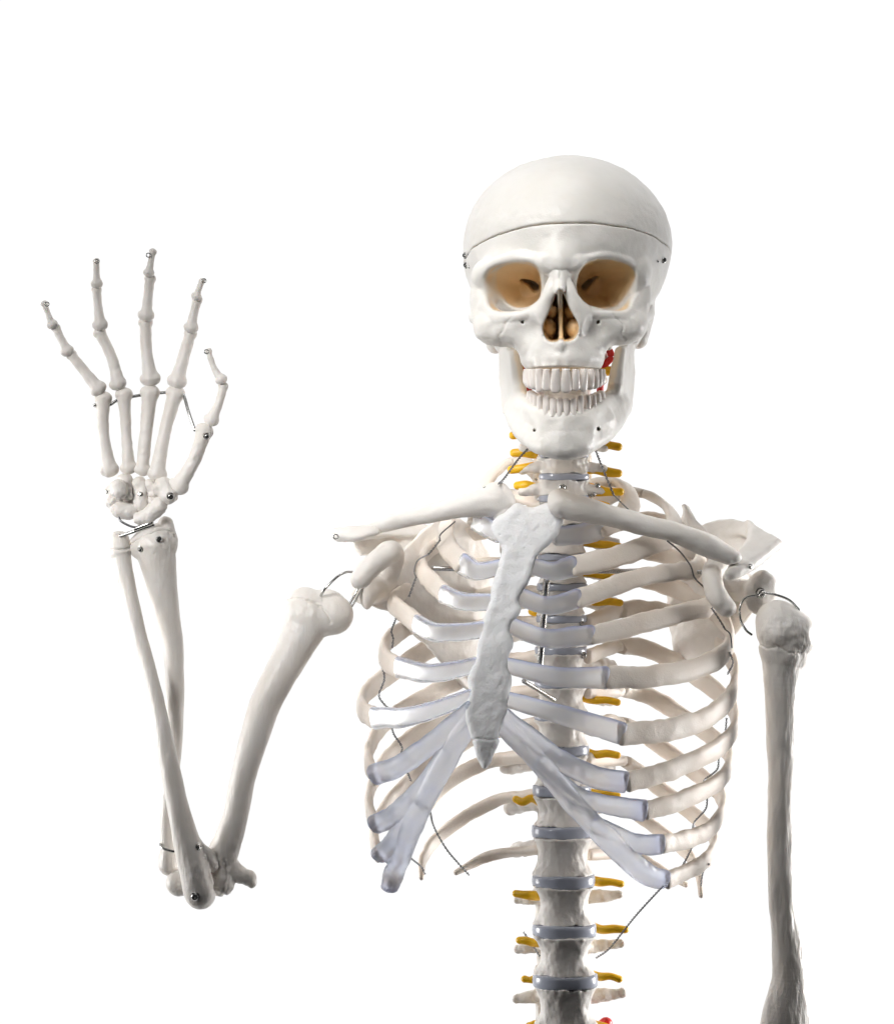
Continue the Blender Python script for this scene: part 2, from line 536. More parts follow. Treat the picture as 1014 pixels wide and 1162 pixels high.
def screw(o, px, py, r=3.2, nor=None, loc=None):
    if loc is None:
        l, n_ = hit(o, px, py); loc = l
        if nor is None: nor = n_
    a, b, n = frame(np.asarray(nor, float))
    prof = [(1.25, -1.0), (1.25, 0.25), (1.0, 0.4), (0.98, 0.95), (0.8, 1.2), (0.42, 1.25), (0.38, 0.6), (0.0, 0.55)]
    seg = 14; V = []; F = []
    for pr, z in prof:
        for j in range(seg):
            t = 2 * math.pi * j / seg
            k = pr * (1 - 0.35 * (pr < 0.4) * (j % 4 >= 2))
            V.append(loc + (a * math.cos(t) + b * math.sin(t)) * k * r + n * z * r * 0.8)
    for i in range(len(prof) - 1):
        for j in range(seg):
            p = i * seg + j; q = i * seg + (j + 1) % seg
            F.append((p, q, q + seg, p + seg))
    return link_mesh('screw', V, F, M_steel, o, smooth=False)

def wire_ring(o, px, py, d, r=2.6, w=0.7, parent=None):
    c = P(px, py, d); V = []; F = []
    sg, tg = 18, 6
    for i in range(sg):
        A = 2 * math.pi * i / sg
        e = np.array([math.cos(A), 0.35 * math.cos(A), math.sin(A)])
        for j in range(tg):
            B = 2 * math.pi * j / tg
            V.append(c + e * (r + w * math.cos(B)) + np.array([0, -1, 0]) * w * math.sin(B))
    for i in range(sg):
        for j in range(tg):
            F.append((i * tg + j, ((i + 1) % sg) * tg + j, ((i + 1) % sg) * tg + (j + 1) % tg, i * tg + (j + 1) % tg))
    return link_mesh('wire_ring', V, F, M_steel, o)

# ================================================================== SKULL
def build_skull():
    lo = P(500, 425, 0) + np.array([0, -185, 0]); hi = P(782, 160, 0) + np.array([0, 165, 0])
    F = Field(lo, hi, 1.3)
    p = P
    # braincase
    F.F = ell(p(641, 294, -5), (113, 142, 104.5))[2](F.ax[0][:, None, None], F.ax[1][None, :, None], F.ax[2][None, None, :]).astype(f32)
    F.add(ell(p(640, 270, 46), (88, 92, 76)), 40)
    F.add(ell(p(647, 268, -20), (106, 114, 75.5)), 40)
    for _ in range(2): F.blur(7)
    F.add(ell(p(641, 330, -60), (100, 80, 62)), 20)
    # brow, glabella, rims
    chain(F, [(549, 314, 96), (560, 301, 112), (588, 293, 129), (612, 299, 138)], [7, 8, 9, 9], 24)
    chain(F, [(722, 311, 96), (711, 298, 112), (684, 290, 129), (658, 298, 138)], [7, 8, 9, 9], 24)
    F.add(ell(p(635, 297, 143), (17, 11, 13)), 20)
    # nasal bones
    chain(F, [(635, 300, 144), (635, 318, 148), (634.5, 329, 157)], [8.5, 7.5, 6], 8)
    chain(F, [(634, 312, 142), (622, 335, 146), (614, 365, 140)], [8, 8, 9], 6)
    chain(F, [(635, 312, 142), (648, 335, 146), (657, 365, 140)], [8, 8, 9], 6)
    # maxilla
    F.add(ell(p(637, 383, 105), (49, 43, 40)), 16)
    F.add(ell(p(638, 410, 100), (44, 50, 19)), 14)
    F.add(ell(p(598, 371, 112), (30, 20, 22)), 16); F.add(ell(p(676, 370, 112), (30, 20, 22)), 16)
    # orbital floor rims
    chain(F, [(614, 352, 136), (595, 359, 129), (572, 359, 117), (553, 349, 100)], [7, 7, 8, 8], 14)
    chain(F, [(655, 351, 136), (675, 358, 129), (698, 357, 117), (717, 346, 100)], [7, 7, 8, 8], 14)
    # cheek bones
    chain(F, [(548, 308, 92), (545, 330, 86), (548, 350, 92), (556, 368, 104)], [8, 8.5, 9, 10], 14)
    chain(F, [(722, 305, 92), (725, 328, 86), (722, 348, 92), (714, 366, 104)], [8, 8.5, 9, 10], 14)
    F.add(ell(p(562, 371, 98), (23, 15, 17)), 18); F.add(ell(p(709, 368, 98), (23, 15, 17)), 18)
    chain(F, [(560, 376, 104), (580, 380, 112), (600, 388, 112)], [13, 12, 11], 16)
    chain(F, [(711, 372, 104), (693, 377, 112), (676, 386, 112)], [13, 12, 11], 16)
    chain(F, [(547, 314, 90), (544, 332, 88), (546, 352, 93)], [5.5, 8.5, 9], 16)
    chain(F, [(724, 311, 90), (727, 330, 88), (725, 350, 93)], [5.5, 8.5, 9], 16)
    # zygomatic arches
    chain(F, [(557, 371, 94), (546, 365, 70), (537, 360, 38), (538, 357, 5), (548, 358, -25)], [12, 10, 7.5, 7, 7], 12, (1, 0, 0), 0.6)
    chain(F, [(714, 368, 94), (727, 362, 70), (737, 356, 38), (737, 352, 5), (728, 352, -25)], [12, 10, 7.5, 7, 7], 12, (1, 0, 0), 0.6)
    F.add(cap(p(554, 330, 74), p(562, 326, 15), 13, 22), 14); F.add(cap(p(716, 328, 74), p(710, 324, 15), 13, 22), 14)
    # mastoids, skull base
    chain(F, [(560, 360, -40), (562, 390, -35)], [20, 11], 14); chain(F, [(722, 358, -40), (724, 385, -35)], [20, 11], 14)
    chain(F, [(592, 375, 55), (590, 397, 50)], [7, 4], 6); chain(F, [(688, 373, 55), (690, 393, 50)], [7, 4], 6)
    # temporal hollow behind the orbits
    F.add(ell(p(549, 342, 88), (9, 13, 15)), 16)
    F.add(ell(p(723, 340, 88), (9, 13, 15)), 16)
    # canine fossa
    F.cut(ell(p(594, 376, 142), (15, 12, 12)), 14); F.cut(ell(p(681, 375, 142), (15, 12, 12)), 14)
    # root ridges over the upper teeth
    for x, d, h in [(630, 150, 14), (642, 150, 14), (620, 147, 14), (652, 147, 14), (611, 139, 20), (662, 139, 20), (604, 125, 13), (670, 125, 13)]:
        F.add(cap(p(x, 424, d - 4), p(x + (x - 636) * -0.08, 420 - h * 1.3, d - 8), 5.2, 2.6), 5)
    chain(F, [(636, 391, 148), (636.5, 396, 148), (637, 403, 144)], [3.5, 3, 2], 6)
    pre = F.F.copy()
    # orbits
    OL = cr_closed([(547, 319), (554, 307), (574, 300), (597, 300), (610, 308), (614, 323), (611, 338), (600, 348), (580, 354), (560, 352), (550, 340)], 4)
    OR = cr_closed([(723, 314), (713, 301), (692, 296), (669, 299), (656, 310), (652.5, 325), (657, 339), (671, 348), (690, 352), (709, 350), (719, 336)], 4)
    F.cut(cone_cut(OL, 114, (601, 328), 50, 0.36, 1.7), 4)
    F.cut(cone_cut(OR, 114, (670, 326), 50, 0.36, 1.7), 4)
    # nasal opening
    NO = cr_closed([(634.5, 330), (640, 335), (647, 351), (655.5, 366), (656.5, 377), (650, 386), (641, 388), (636, 385), (631, 388), (622, 387), (616, 378), (617, 366), (624, 350), (629, 336)], 4)
    F.cut(cone_cut(NO, 146, (636, 362), 80, 0.95), 2)
    # hollow braincase
    F.cut(ell(p(641, 258, -18), (102, 106, 74)), 0)
    # openings at the back of the orbits
    for sgn, x0, y0, x1, y1 in ((-1, 588, 318, 607, 328), (1, 681, 313, 663, 328)):
        for t in np.linspace(0, 1, 12):
            ax_, ay_ = x0 + (x1 - x0) * t, y0 + (y1 - y0) * t - 2 * math.sin(t * 3.1)
            F.cut(cap(p(ax_, ay_, 80), p(ax_, ay_, 50), 0.9 + 3.6 * t, 0.9 + 3.6 * t), 0.8)
            F.cut(cap(p(ax_, ay_, 60), p(ax_ - sgn * 2, ay_ - 14, -20), 0.9 + 3.6 * t, 5), 0.8)
    # septum and turbinates
    F.add(plate(PS([(635, 326, 126), (635, 334, 45), (636, 388, 45), (636, 390, 128)]), 2.0, 1.5), 1.5)
    F.add(ell(p(622, 373, 97), (9, 24, 11)), 2); F.add(ell(p(650.5, 373, 97), (9, 24, 11)), 2)
    F.add(ell(p(625, 354, 92), (7, 24, 8)), 2); F.add(ell(p(647.5, 354, 92), (7, 24, 8)), 2)
    # foramina
    for x, y in ((592.5, 365), (678.5, 365)):
        F.cut(cap(p(x, y, 160), p(x, y + 1, 110), 2.6, 2.6), 1)
    F.cut(cap(p(587, 297, 165), p(587, 299, 130), 1.6, 1.6), 1); F.cut(cap(p(678, 294, 165), p(678, 296, 130), 1.6, 1.6), 1)
    # sutures: zygomatic, frontonasal, frontozygomatic
    lines = [[(580, 360), (573, 368), (570, 376), (566, 382), (568, 388), (563, 394)], [(694, 357), (702, 365), (707, 372), (704, 380), (708, 385)],
             [(624, 309), (629, 306), (636, 307), (642, 306), (647, 311)], [(634.5, 308), (635, 328)]]
    segs = []
    for ln in lines:
        q = spline(np.array(ln, float), 4) + rng.normal(0, 0.5, (4 * (len(ln) - 1) + 1, 2))
        for a, b in zip(q[:-1], q[1:]): segs.append((a, b))
    def sut(pts):
        fz = (DP + pts[:, 1]) / DP
        u = pts[:, 0] / fz + CX; v = CY - pts[:, 2] / fz
        dm = np.full(len(pts), 1e9)
        for a, b in segs:
            e = b - a; w0, w1 = u - a[0], v - a[1]
            t = np.clip((w0 * e[0] + w1 * e[1]) / (e @ e + 1e-9), 0, 1)
            dm = np.minimum(dm, (w0 - e[0] * t) ** 2 + (w1 - e[1] * t) ** 2)
        return np.where(pts[:, 1] < -60, 1.0 * np.exp(-dm / 0.9), 0)
    F.bumpfn(sut)
    F.noise(0.8, 26, 3, 3)
    # cut of the skull cap
    a, b, c = p(640, 252, 148), p(526, 297, 5), p(757, 291, 5)
    n = np.cross(b - a, c - a); n /= np.linalg.norm(n)
    if n[2] < 0: n = -n
    o = a
    def half(sign, gap):
        def fn(X, Y, Z):
            h = (X - o[0]) * n[0] + (Y - o[1]) * n[1] + (Z - o[2]) * n[2]
            h = h + 0.5 * np.sin(X / 23.0) + 0.35 * np.sin(X / 9.0 + Y / 11.0)
            return sign * h - gap
        return lo, hi, fn
    full = F.F.copy()
    F.cut(half(-1, 0.55), 1.2)
    V, Q = F.mesh(2)
    inn = np.clip((-F.sample(pre, V) - 2) / 4, 0, 1)  # tan cavity plastic; amber light through the thin walls is painted in too
    fy = V[:, 1] > 30
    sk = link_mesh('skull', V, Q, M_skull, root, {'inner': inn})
    F.F = full
    F.cut(half(1, 0.75), 1.2)
    V, Q = F.mesh(2)
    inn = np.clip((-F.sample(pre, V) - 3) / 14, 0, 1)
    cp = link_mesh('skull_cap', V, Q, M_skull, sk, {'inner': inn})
    return sk, cp
skull, skull_cap = build_skull()

def build_jaw():
    lo, hi = P(545, 535, 0) + np.array([0, -175, 0]), P(735, 365, 0) + np.array([0, 45, 0])
    F = Field(lo, hi, 1.15)
    p = P
    chain(F, [(581, 466, 35), (590, 484, 72), (606, 499, 112), (621, 504.5, 130), (640, 506, 136), (659, 504, 130), (674, 498, 112), (694, 482, 72), (706, 462, 35)], [10, 11, 12, 12, 12, 12, 12, 11, 10], 4)
    chain(F, [(590, 450, 40), (598, 459, 78), (604, 466, 109), (618, 473, 133), (639, 475, 142), (660, 473, 133), (675, 465, 109), (684, 457, 78), (694, 447, 40)], [7, 7.5, 8, 8, 8, 8, 8, 7.5, 7], 6)
    for a, b, c, d, e, g in ((585, 458, 45, 598, 470, 82), (600, 478, 95, 620, 487, 130), (622, 487, 131, 640, 488, 138)):
        F.add(cap(p(a, b, c), p(d, e, g), 10, 10), 10); F.add(cap(p(1282 - a - 1 + 6, b - 2, c), p(1282 - d - 1, e - 1, g), 10, 10), 10)
    F.add(ell(p(640, 505, 139), (24, 10, 11)), 16)
    # rami
    for pts in ([(568, 385, -8), (577, 388, 5), (584, 400, 36), (589, 425, 52), (594, 452, 62), (583, 476, 40), (575, 470, 8), (570, 430, -8)],
                [(716, 382, -8), (709, 384, 5), (703, 396, 36), (699, 420, 52), (694, 447, 62), (704, 470, 40), (712, 464, 8), (716, 425, -8)]):
        F.add(plate(PS(pts), 5.5, 4), 8)
    F.add(cap(p(567, 392, -5), p(556, 372, -12), 7, 8), 5); F.add(cap(p(716, 388, -5), p(729, 368, -12), 7, 8), 5)
    F.add(cap(p(583, 402, 34), p(588, 440, 56), 4, 8), 6); F.add(cap(p(704, 398, 34), p(698, 437, 56), 4, 8), 6)
    for x, y in ((605.5, 488), (678.5, 486)):
        F.cut(cap(p(x, y, 160), p(x + (1 if x < 640 else -1), y + 1, 100), 1.7, 1.7), 1)
    for i, x in enumerate((622, 629, 636, 643, 650, 657, 613, 666)):
        F.add(cap(p(x, 469, 136 if i < 6 else 128), p(x, 483, 136 if i < 6 else 128), 3.4, 2), 6)
    F.noise(0.7, 20, 9, 3)
    V, Q = F.mesh(2)
    o = link_mesh('jaw', V, Q, M_skull, root)
    nn = np.empty(len(V) * 3, f32); o.data.vertices.foreach_get('normal', nn); nn = nn.reshape(-1, 3)
    c = P(640, 470, 70); rel = c - V; rel[:, 2] = 0; rel /= np.linalg.norm(rel, axis=1)[:, None] + 1e-6
    inn = np.clip(((nn * rel).sum(1) - 0.1) / 0.4, 0, 1) * 0.55
    at = o.data.attributes.new('inner', 'FLOAT', 'POINT'); at.data.foreach_set('value', inn.astype(f32))
    return o
jaw = build_jaw()

def tooth(parent, px, py0, d, w, dep, h, yaw, up=True, molar=False, lean=0.0, seed=0):
    """crown as a lofted superellipse; py0 is the gum line, h the visible height"""
    base = P(px, py0, d); sgn = -1 if up else 1
    ca, sa = math.cos(yaw), math.sin(yaw)
    ex = np.array([ca, sa, 0]); ey = np.array([-sa, ca, 0])
    V = []; seg = 16; rows = 16
    ang = np.linspace(0, 2 * np.pi, seg, endpoint=False)
    r_ = np.random.default_rng(seed)
    for i in range(rows):
        t = -0.22 + 1.22 * i / (rows - 1)
        tc = min(max((t + 0.22) / 1.22, 0), 1)
        wf = np.interp(tc, [0, 0.18, 0.45, 0.68, 0.84, 0.93, 0.98, 1.0], [0.70, 0.80, 0.96, 1.0, 0.97, 0.86, 0.66, 0.38])
        if not up: wf = max(wf, 0.86) if tc < 0.7 else wf
        df = np.interp(tc, [0, 0.2, 0.5, 0.8, 0.95, 1.0], [0.95, 1.0, 0.82, 0.55, 0.36, 0.2] if not molar else [0.85, 0.92, 1.0, 0.95, 0.75, 0.4])
        for a in ang:
            c, s_ = math.cos(a), math.sin(a)
            e = 2 / 2.05
            u = math.copysign(abs(c) ** e, c) * w / 2 * wf; v = math.copysign(abs(s_) ** e, s_) * dep / 2 * df
            V.append(base + ex * u + ey * (v + lean * t * h * 0.15) + np.array([0, 0, sgn * t * h]) + r_.normal(0, 0.12, 3))
    F = []
    for i in range(rows - 1):
        for j in range(seg):
            a = i * seg + j; b = i * seg + (j + 1) % seg
            F.append((a, b, b + seg, a + seg))
    F.append(tuple(range(seg))[::-1]); F.append(tuple((rows - 1) * seg + j for j in range(seg)))
    return link_mesh('tooth', V, F, M_tooth, parent, {'inner': np.zeros(len(V))})

up_t = [(6.6, 158, 12.6, 9, 22, 0.08), (18.6, 154, 11, 9, 20, 0.3), (28.6, 146, 10.5, 10, 21.5, 0.65), (35.5, 135, 9.5, 11, 19, 1.0), (40, 123, 9.5, 12, 18.5, 1.2), (43.5, 108, 13, 13, 17, 1.35), (46, 92, 13, 13, 15, 1.45)]
for i, (x, d, w, dp, h, yw) in enumerate(up_t):
    for s in (-1, 1):
        sh = 636 + 4.0 * (158 - d) / 66
        tooth(skull, sh + s * x * 0.885, 423.5 - (158 - d) * 0.02, d, w * 0.93, dp, h * 0.96, s * yw, True, i > 2, seed=i * 2 + s + 5)
lo_t = [(4.0, 146, 7.8, 7, 17, 0.08), (12, 144, 8.2, 7, 17, 0.22), (20.5, 139, 8.6, 8, 19, 0.5), (28, 129, 8.5, 9, 18, 0.85), (33.5, 116, 8.8, 10, 17, 1.1), (38, 100, 12, 11, 16, 1.25), (42, 82, 12, 11, 15, 1.35)]
for i, (x, d, w, dp, h, yw) in enumerate(lo_t):
    for s in (-1, 1):
        sh = 638.5 + 3.0 * (146 - d) / 60
        tooth(jaw, sh + s * x * 0.94, 469.5 - (146 - d) * 0.17, d, w * 0.97, dp, h, s * yw, False, i > 2, seed=i * 2 + s + 50)

# ================================================================== SPINE
disc_y = [362, 389, 414, 440, 466, 491, 516, 541, 566, 599, 632, 666, 702, 738, 775, 812, 851, 897, 943, 999, 1055, 1112, 1170, 1228]
def spine_x(y): return np.interp(y, [360, 500, 600, 740, 900, 1000, 1120, 1230], [640, 640, 639, 636, 637, 639, 641, 643])
def spine_d(y): return np.interp(y, [360, 480, 560, 700, 850, 1000, 1120, 1230], [-5, 12, 0, -30, -25, 0, 18, 20])
def spine_w(y): return np.interp(y, [380, 500, 560, 700, 850, 950, 1060, 1230], [25.5, 27.5, 28.5, 29, 31.5, 35, 36, 38])
vertebrae = []
nerve_spec = {8: [(-1, 580, 533), (1, 701, 537)], 9: [(-1, 587, 551), (1, 703, 558)], 7: [(-1, 583, 514), (1, 701, 507)], 10: [(1, 688, 574)],
              11: [(1, 702, 620)], 12: [(1, 700, 655)], 13: [(1, 703, 684), (-1, 603, 694)], 14: [(-1, 606, 712), (1, 700, 722)], 16: [(1, 700, 797)], 17: [(1, 700, 857)],
              18: [(-1, 585, 907), (1, 700, 903)], 20: [(-1, 585, 1014), (1, 704, 1003)], 21: [(-1, 589, 1067), (1, 709, 1055)], 22: [(-1, 595, 1111), (1, 702, 1111)], 5: [(-1, 582, 418), (1, 700, 421)], 6: [(-1, 582, 494), (1, 698, 480)],
              23: [(-1, 600, 1164), (1, 706, 1168)]}
def build_vertebra(i):
    y0, y1 = disc_y[i - 1], disc_y[i]
    yc = (y0 + y1) / 2; d = spine_d(yc); cx = spine_x(yc); w = spine_w(yc)
    gap = np.interp(yc, [400, 560, 700, 900, 1000], [6, 7.5, 8.5, 12, 14])
    c = P(cx, yc, d); f = (DP - d) / DP
    hh = ((y1 - y0) - gap) / 2 * f
    cerv = yc < 555; lum = yc > 985
    ry = w * (0.62 if cerv else 0.82 if not lum else 0.78)
    lo = c - np.array([w + 42, ry + 6, hh + 12]); hi = c + np.array([w + 42, ry + 95, hh + 30 if not cerv else hh + 14]); lo[2] -= 26 if not cerv else 6
    F = Field(lo, hi, 1.15)
    def body(X, Y, Z):
        z = (Z - c[2]) / hh
        wst = 1 - 0.20 * (1 - np.clip(np.abs(z), 0, 1) ** 2.2) * (1.25 if lum else 1.0)
        q = np.sqrt(((X - c[0]) / w) ** 2 + ((Y - c[1]) / ry) ** 2 + 1e-9) / wst
        a = (q - 1) * min(w, ry) + 2.0; b = np.abs(Z - c[2]) - hh + 2.0
        return np.minimum(np.maximum(a, b), 0) + np.sqrt(np.maximum(a, 0) ** 2 + np.maximum(b, 0) ** 2) - 2.0
    F.add((lo, hi, body), 0)
    q = lambda x, y, z: c + np.array([x, y, z])
    yb = ry + 14
    for s in (-1, 1):
        F.add(cap(q(s * w * 0.62, ry * 0.6, hh * 0.35), q(s * w * 0.75, yb + 4, hh * 0.2), 6, 6, (1, 0, 0), 0.7), 4)
        if cerv:
            F.add(cap(q(s * w * 0.8, 4, 0), q(s * (w + 17), 12, -4), 8.0, 7.5, (0, 0, 1), 0.8), 5)
            F.add(cap(q(s * w * 0.9, yb, hh), q(s * w * 0.9, yb, -hh), 8, 8), 4)
            F.add(cap(q(s * w * 0.85, -ry * 0.15, hh), q(s * w * 0.92, ry * 0.3, hh + 2), 3, 3), 3)
        elif lum:
            F.add(cap(q(s * w * 0.75, yb, 2), q(s * (w + (30 if s > 0 else 15)), yb + 8, 4 if s > 0 else -2), 8.5, 6.0, (0, 1, 0), 0.6), 5)
            F.add(cap(q(s * w * 0.66, yb + 8, hh + 6), q(s * w * 0.62, yb + 14, -hh - 12), 9, 8), 5)
        else:
            e = np.interp(yc, [570, 900, 980], [40, 26, 12])
            F.add(cap(q(s * w * 0.75, yb, 4), q(s * (w + e), yb + 46, -6), 9, 9), 5)
            F.add(cap(q(s * w * 0.6, yb + 6, hh + 4), q(s * w * 0.6, yb + 10, -hh - 6), 8, 7, (0, 1, 0), 0.6), 4)
        F.add(cap(q(s * w * 0.7, yb + 6, 2), q(0, yb + 30, -4), 6, 7, (0, 0, 1), 1.3), 4)
    F.add(cap(q(0, yb + 28, -4), q(0, yb + (40 if cerv else 62), -6 if cerv else -20), 6, 5, (1, 0, 0), 0.6), 4)
    F.noise(1.5, 13, 40 + i, 4, (1, 1, 1.7))
    V, Q = F.mesh(1)
    o = link_mesh('vertebra', V, Q, M_bone, root, {'inner': np.zeros(len(V))})
    # disc above this vertebra's lower edge
    dy = y1; dd = spine_d(dy); dc = P(spine_x(dy), dy, dd); dw = spine_w(dy) * 1.005; dry = dw * (0.62 if dy < 555 else 0.80)
    gp = np.interp(dy, [400, 560, 700, 900, 1000], [6, 7.5, 8.5, 12, 14]) * 0.5
    Vd = []; Fd = []; sg = 48
    prof = [(0.0, -1.0), (0.9, -1.0), (0.985, -0.9), (1.0, -0.55), (1.012, 0), (1.0, 0.55), (0.985, 0.9), (0.9, 1.0), (0.0, 1.0)]
    for pr, z in prof:
        for j in range(sg):
            t = 2 * math.pi * j / sg
            Vd.append(dc + np.array([dw * pr * math.cos(t), dry * pr * math.sin(t), z * gp * (1 + 0.10 * math.sin(3 * t + i))]))
    for a in range(len(prof) - 1):
        for j in range(sg):
            u = a * sg + j; v = a * sg + (j + 1) % sg
            Fd.append((u, v, v + sg, u + sg))
    link_mesh('intervertebral_disc', Vd, Fd, M_disc, o)
    for s, ex, ey in nerve_spec.get(i, []):
        jg = rng.normal(0, 1.6, 4)
        x0 = spine_x(ey) + s * spine_w(ey) * 0.75
        y_in = ey - (4 if yc < 560 else 6 if s > 0 else -3)
        dn = spine_d(ey) - spine_w(ey) * 0.45
        rr = 6.0 if yc < 600 else 5.2
        if abs(ex - x0) < 5: ex = x0 + s * 8
        v, fc = tube(PS([(x0, y_in, dn - 8), (x0 * .65 + ex * .35, (y_in + ey) / 2 + jg[0], dn + 1), (x0 * .3 + ex * .7, (y_in + 2 * ey) / 3 + jg[1] * .7, dn + 2), (ex, ey, dn)]), [rr, rr * (1.02 + .05 * jg[2]), rr * (0.9 + .05 * jg[3]), rr * 0.82], 12, 6)
        link_mesh('spinal_nerve', v, fc, M_nerve, o)
    vertebrae.append(o)
for i in range(1, len(disc_y)):
    build_vertebra(i)
# vertebral artery beside the upper neck and a red prolapse low on the spine
for s, x in ((1, 688), (-1, 592)):
    v, fc = tube(PS([(x - s * 4, 394, -15), (x + s * 3, 398, -5), (x + s * 5, 406, -5), (x - s * 1, 413, -5), (x - s * 6, 424, -5), (x - s * 9, 470, -10)]), 4.0, 10, 8)
    link_mesh('artery', v, fc, M_red, root)
v, fc = tube(PS([(676, 1170, -5), (687, 1161, -8), (690, 1164, -12)]), [5, 7, 4], 12, 6)
link_mesh('disc_prolapse', v, fc, M_red, root)

# ================================================================== RIBS
RR = {1: [(668, 556, -30), (688, 547, -62), (708, 552, -52), (715, 570, -22), (704, 588, 12), (680, 600, 45)],
      2: [(672, 578, -40), (700, 560, -95), (728, 560, -105), (752, 572, -85), (764, 590, -45), (757, 609, 5), (735, 619, 40), (700, 631, 68), (651, 643, 85)],
      3: [(674, 610, -45), (705, 592, -100), (740, 590, -115), (775, 604, -90), (794, 628, -40), (789, 646, 0), (765, 649, 40), (720, 657, 75), (656, 679, 100)],
      4: [(674, 642, -45), (710, 626, -105), (745, 628, -120), (785, 646, -95), (809, 670, -45), (803, 688, 0), (778, 694, 40), (735, 706, 80), (671, 721, 112)],
      5: [(674, 674, -45), (710, 655, -110), (745, 661, -125), (790, 680, -100), (822, 707, -45), (827, 732, 0), (803, 753, 50), (748, 767, 95), (687, 769, 122)],
      6: [(674, 706, -45), (707, 692, -110), (752, 695, -128), (795, 718, -105), (828, 748, -50), (833, 778, 0), (812, 808, 50), (760, 828, 95), (705, 833, 126)],
      7: [(674, 745, -45), (700, 734, -100), (735, 737, -128), (785, 764, -115), (826, 798, -55), (833, 826, 0), (812, 850, 50), (765, 872, 92), (713, 888, 124)],
      8: [(674, 785, -45), (705, 783, -105), (740, 792, -125), (785, 820, -110), (820, 847, -60), (827, 868, -10), (812, 889, 40), (775, 907, 80), (733, 920, 110)],
      9: [(674, 822, -45), (705, 820, -105), (738, 840, -122), (785, 874, -105), (815, 900, -55), (819, 920, -10), (805, 941, 35), (780, 952, 65), (752, 958, 92)],
      10: [(674, 862, -45), (708, 864, -105), (743, 891, -120), (785, 923, -100), (807, 946, -60), (809, 964, -20), (797, 979, 20), (778, 989, 45), (757, 999, 70)],
      11: [(676, 910, -45), (705, 916, -95), (735, 934, -110), (770, 960, -95), (790, 985, -65), (795, 1016, -30)],
      12: [(676, 970, -40), (712, 969, -80), (746, 986, -85), (778, 1004, -70)]}
RL = {1: [(612, 545, -35), (590, 524, -75), (566, 532, -70), (549, 550, -40), (545, 572, 0), (542, 590, 45)],
      2: [(612, 572, -40), (575, 562, -95), (535, 570, -105), (512, 585, -70), (505, 605, -20), (509, 622, 20), (524, 639, 65)],
      3: [(610, 606, -45), (570, 602, -105), (525, 607, -120), (492, 621, -80), (477, 638, -25), (484, 654, 25), (503, 673, 78)],
      4: [(608, 640, -45), (560, 640, -110), (510, 651, -122), (467, 668, -80), (446, 681, -20), (453, 692, 30), (473, 707, 82)],
      5: [(608, 672, -45), (560, 674, -112), (505, 692, -125), (456, 715, -75), (436, 733, -20), (437, 748, 30), (452, 757, 82)],
      6: [(608, 706, -45), (560, 710, -112), (500, 730, -125), (442, 765, -80), (413, 790, -20), (411, 806, 20), (425, 815, 75)],
      7: [(606, 744, -45), (560, 754, -112), (500, 782, -122), (442, 816, -80), (422, 843, -25), (418, 864, 20), (425, 880, 60)],
      8: [(606, 782, -45), (560, 792, -110), (500, 817, -118), (444, 856, -85), (422, 892, -30), (419, 917, 10), (426, 935, 40)],
      9: [(606, 820, -45), (560, 830, -108), (505, 854, -112), (452, 900, -85), (427, 935, -45), (425, 955, -5), (430, 970, 20)],
      10: [(606, 858, -45), (555, 864, -100), (503, 891, -105), (473, 931, -85), (455, 970, -45), (446, 1000, -10)],
      11: [(604, 900, -45), (560, 910, -90), (503, 945, -95), (481, 973, -70), (478, 996, -50)],
      12: [(603, 964, -40), (557, 971, -75), (517, 990, -70)]}
CR = {1: [(680, 600, 45), (660, 606, 60), (632, 608, 68)], 2: [(650, 643, 85), (627, 648, 86), (602, 642, 82)], 3: [(655, 679, 100), (622, 687, 101), (590, 677, 98)],
      4: [(670, 720, 112), (620, 724, 117), (580, 710, 112)], 5: [(686, 769, 122), (630, 768, 127), (575, 755, 128)], 6: [(704, 832, 126), (640, 812, 133), (573, 793, 138)],
      7: [(712, 888, 124), (675, 882, 129), (628, 858, 136), (572, 814, 143)], 8: [(732, 920, 110), (692, 914, 122), (655, 902, 127), (615, 866, 130)],
      9: [(752, 958, 92), (722, 957, 104), (678, 936, 113)], 10: [(756, 999, 72), (732, 991, 86), (694, 957, 112), (652, 914, 129), (608, 862, 139), (565, 818, 145)]}
CL = {1: [(541, 591, 47), (552, 598, 58), (566, 606, 68)], 2: [(525, 640, 66), (542, 648, 76), (570, 643, 82)], 3: [(503, 674, 79), (525, 683, 95), (562, 683, 100)],
      4: [(473, 708, 83), (498, 718, 106), (552, 714, 117)], 5: [(452, 757, 83), (490, 764, 112), (540, 755, 130)], 6: [(425, 815, 76), (470, 812, 115), (535, 790, 140)],
      7: [(424, 880, 61), (455, 868, 95), (490, 843, 121), (534, 806, 145)], 8: [(425, 936, 41), (450, 922, 72), (480, 889, 104), (502, 856, 120)],
      9: [(430, 971, 21), (446, 955, 50), (470, 915, 80)], 10: [(441, 1009, -6), (449, 985, 15), (464, 945, 62), (490, 892, 108), (515, 848, 132), (535, 816, 145)]}
up_mix = {1: 1.6, 2: 0.75, 3: 0.35, 4: 0.2, 5: 0.1, 6: 0.05}
ribs = {}
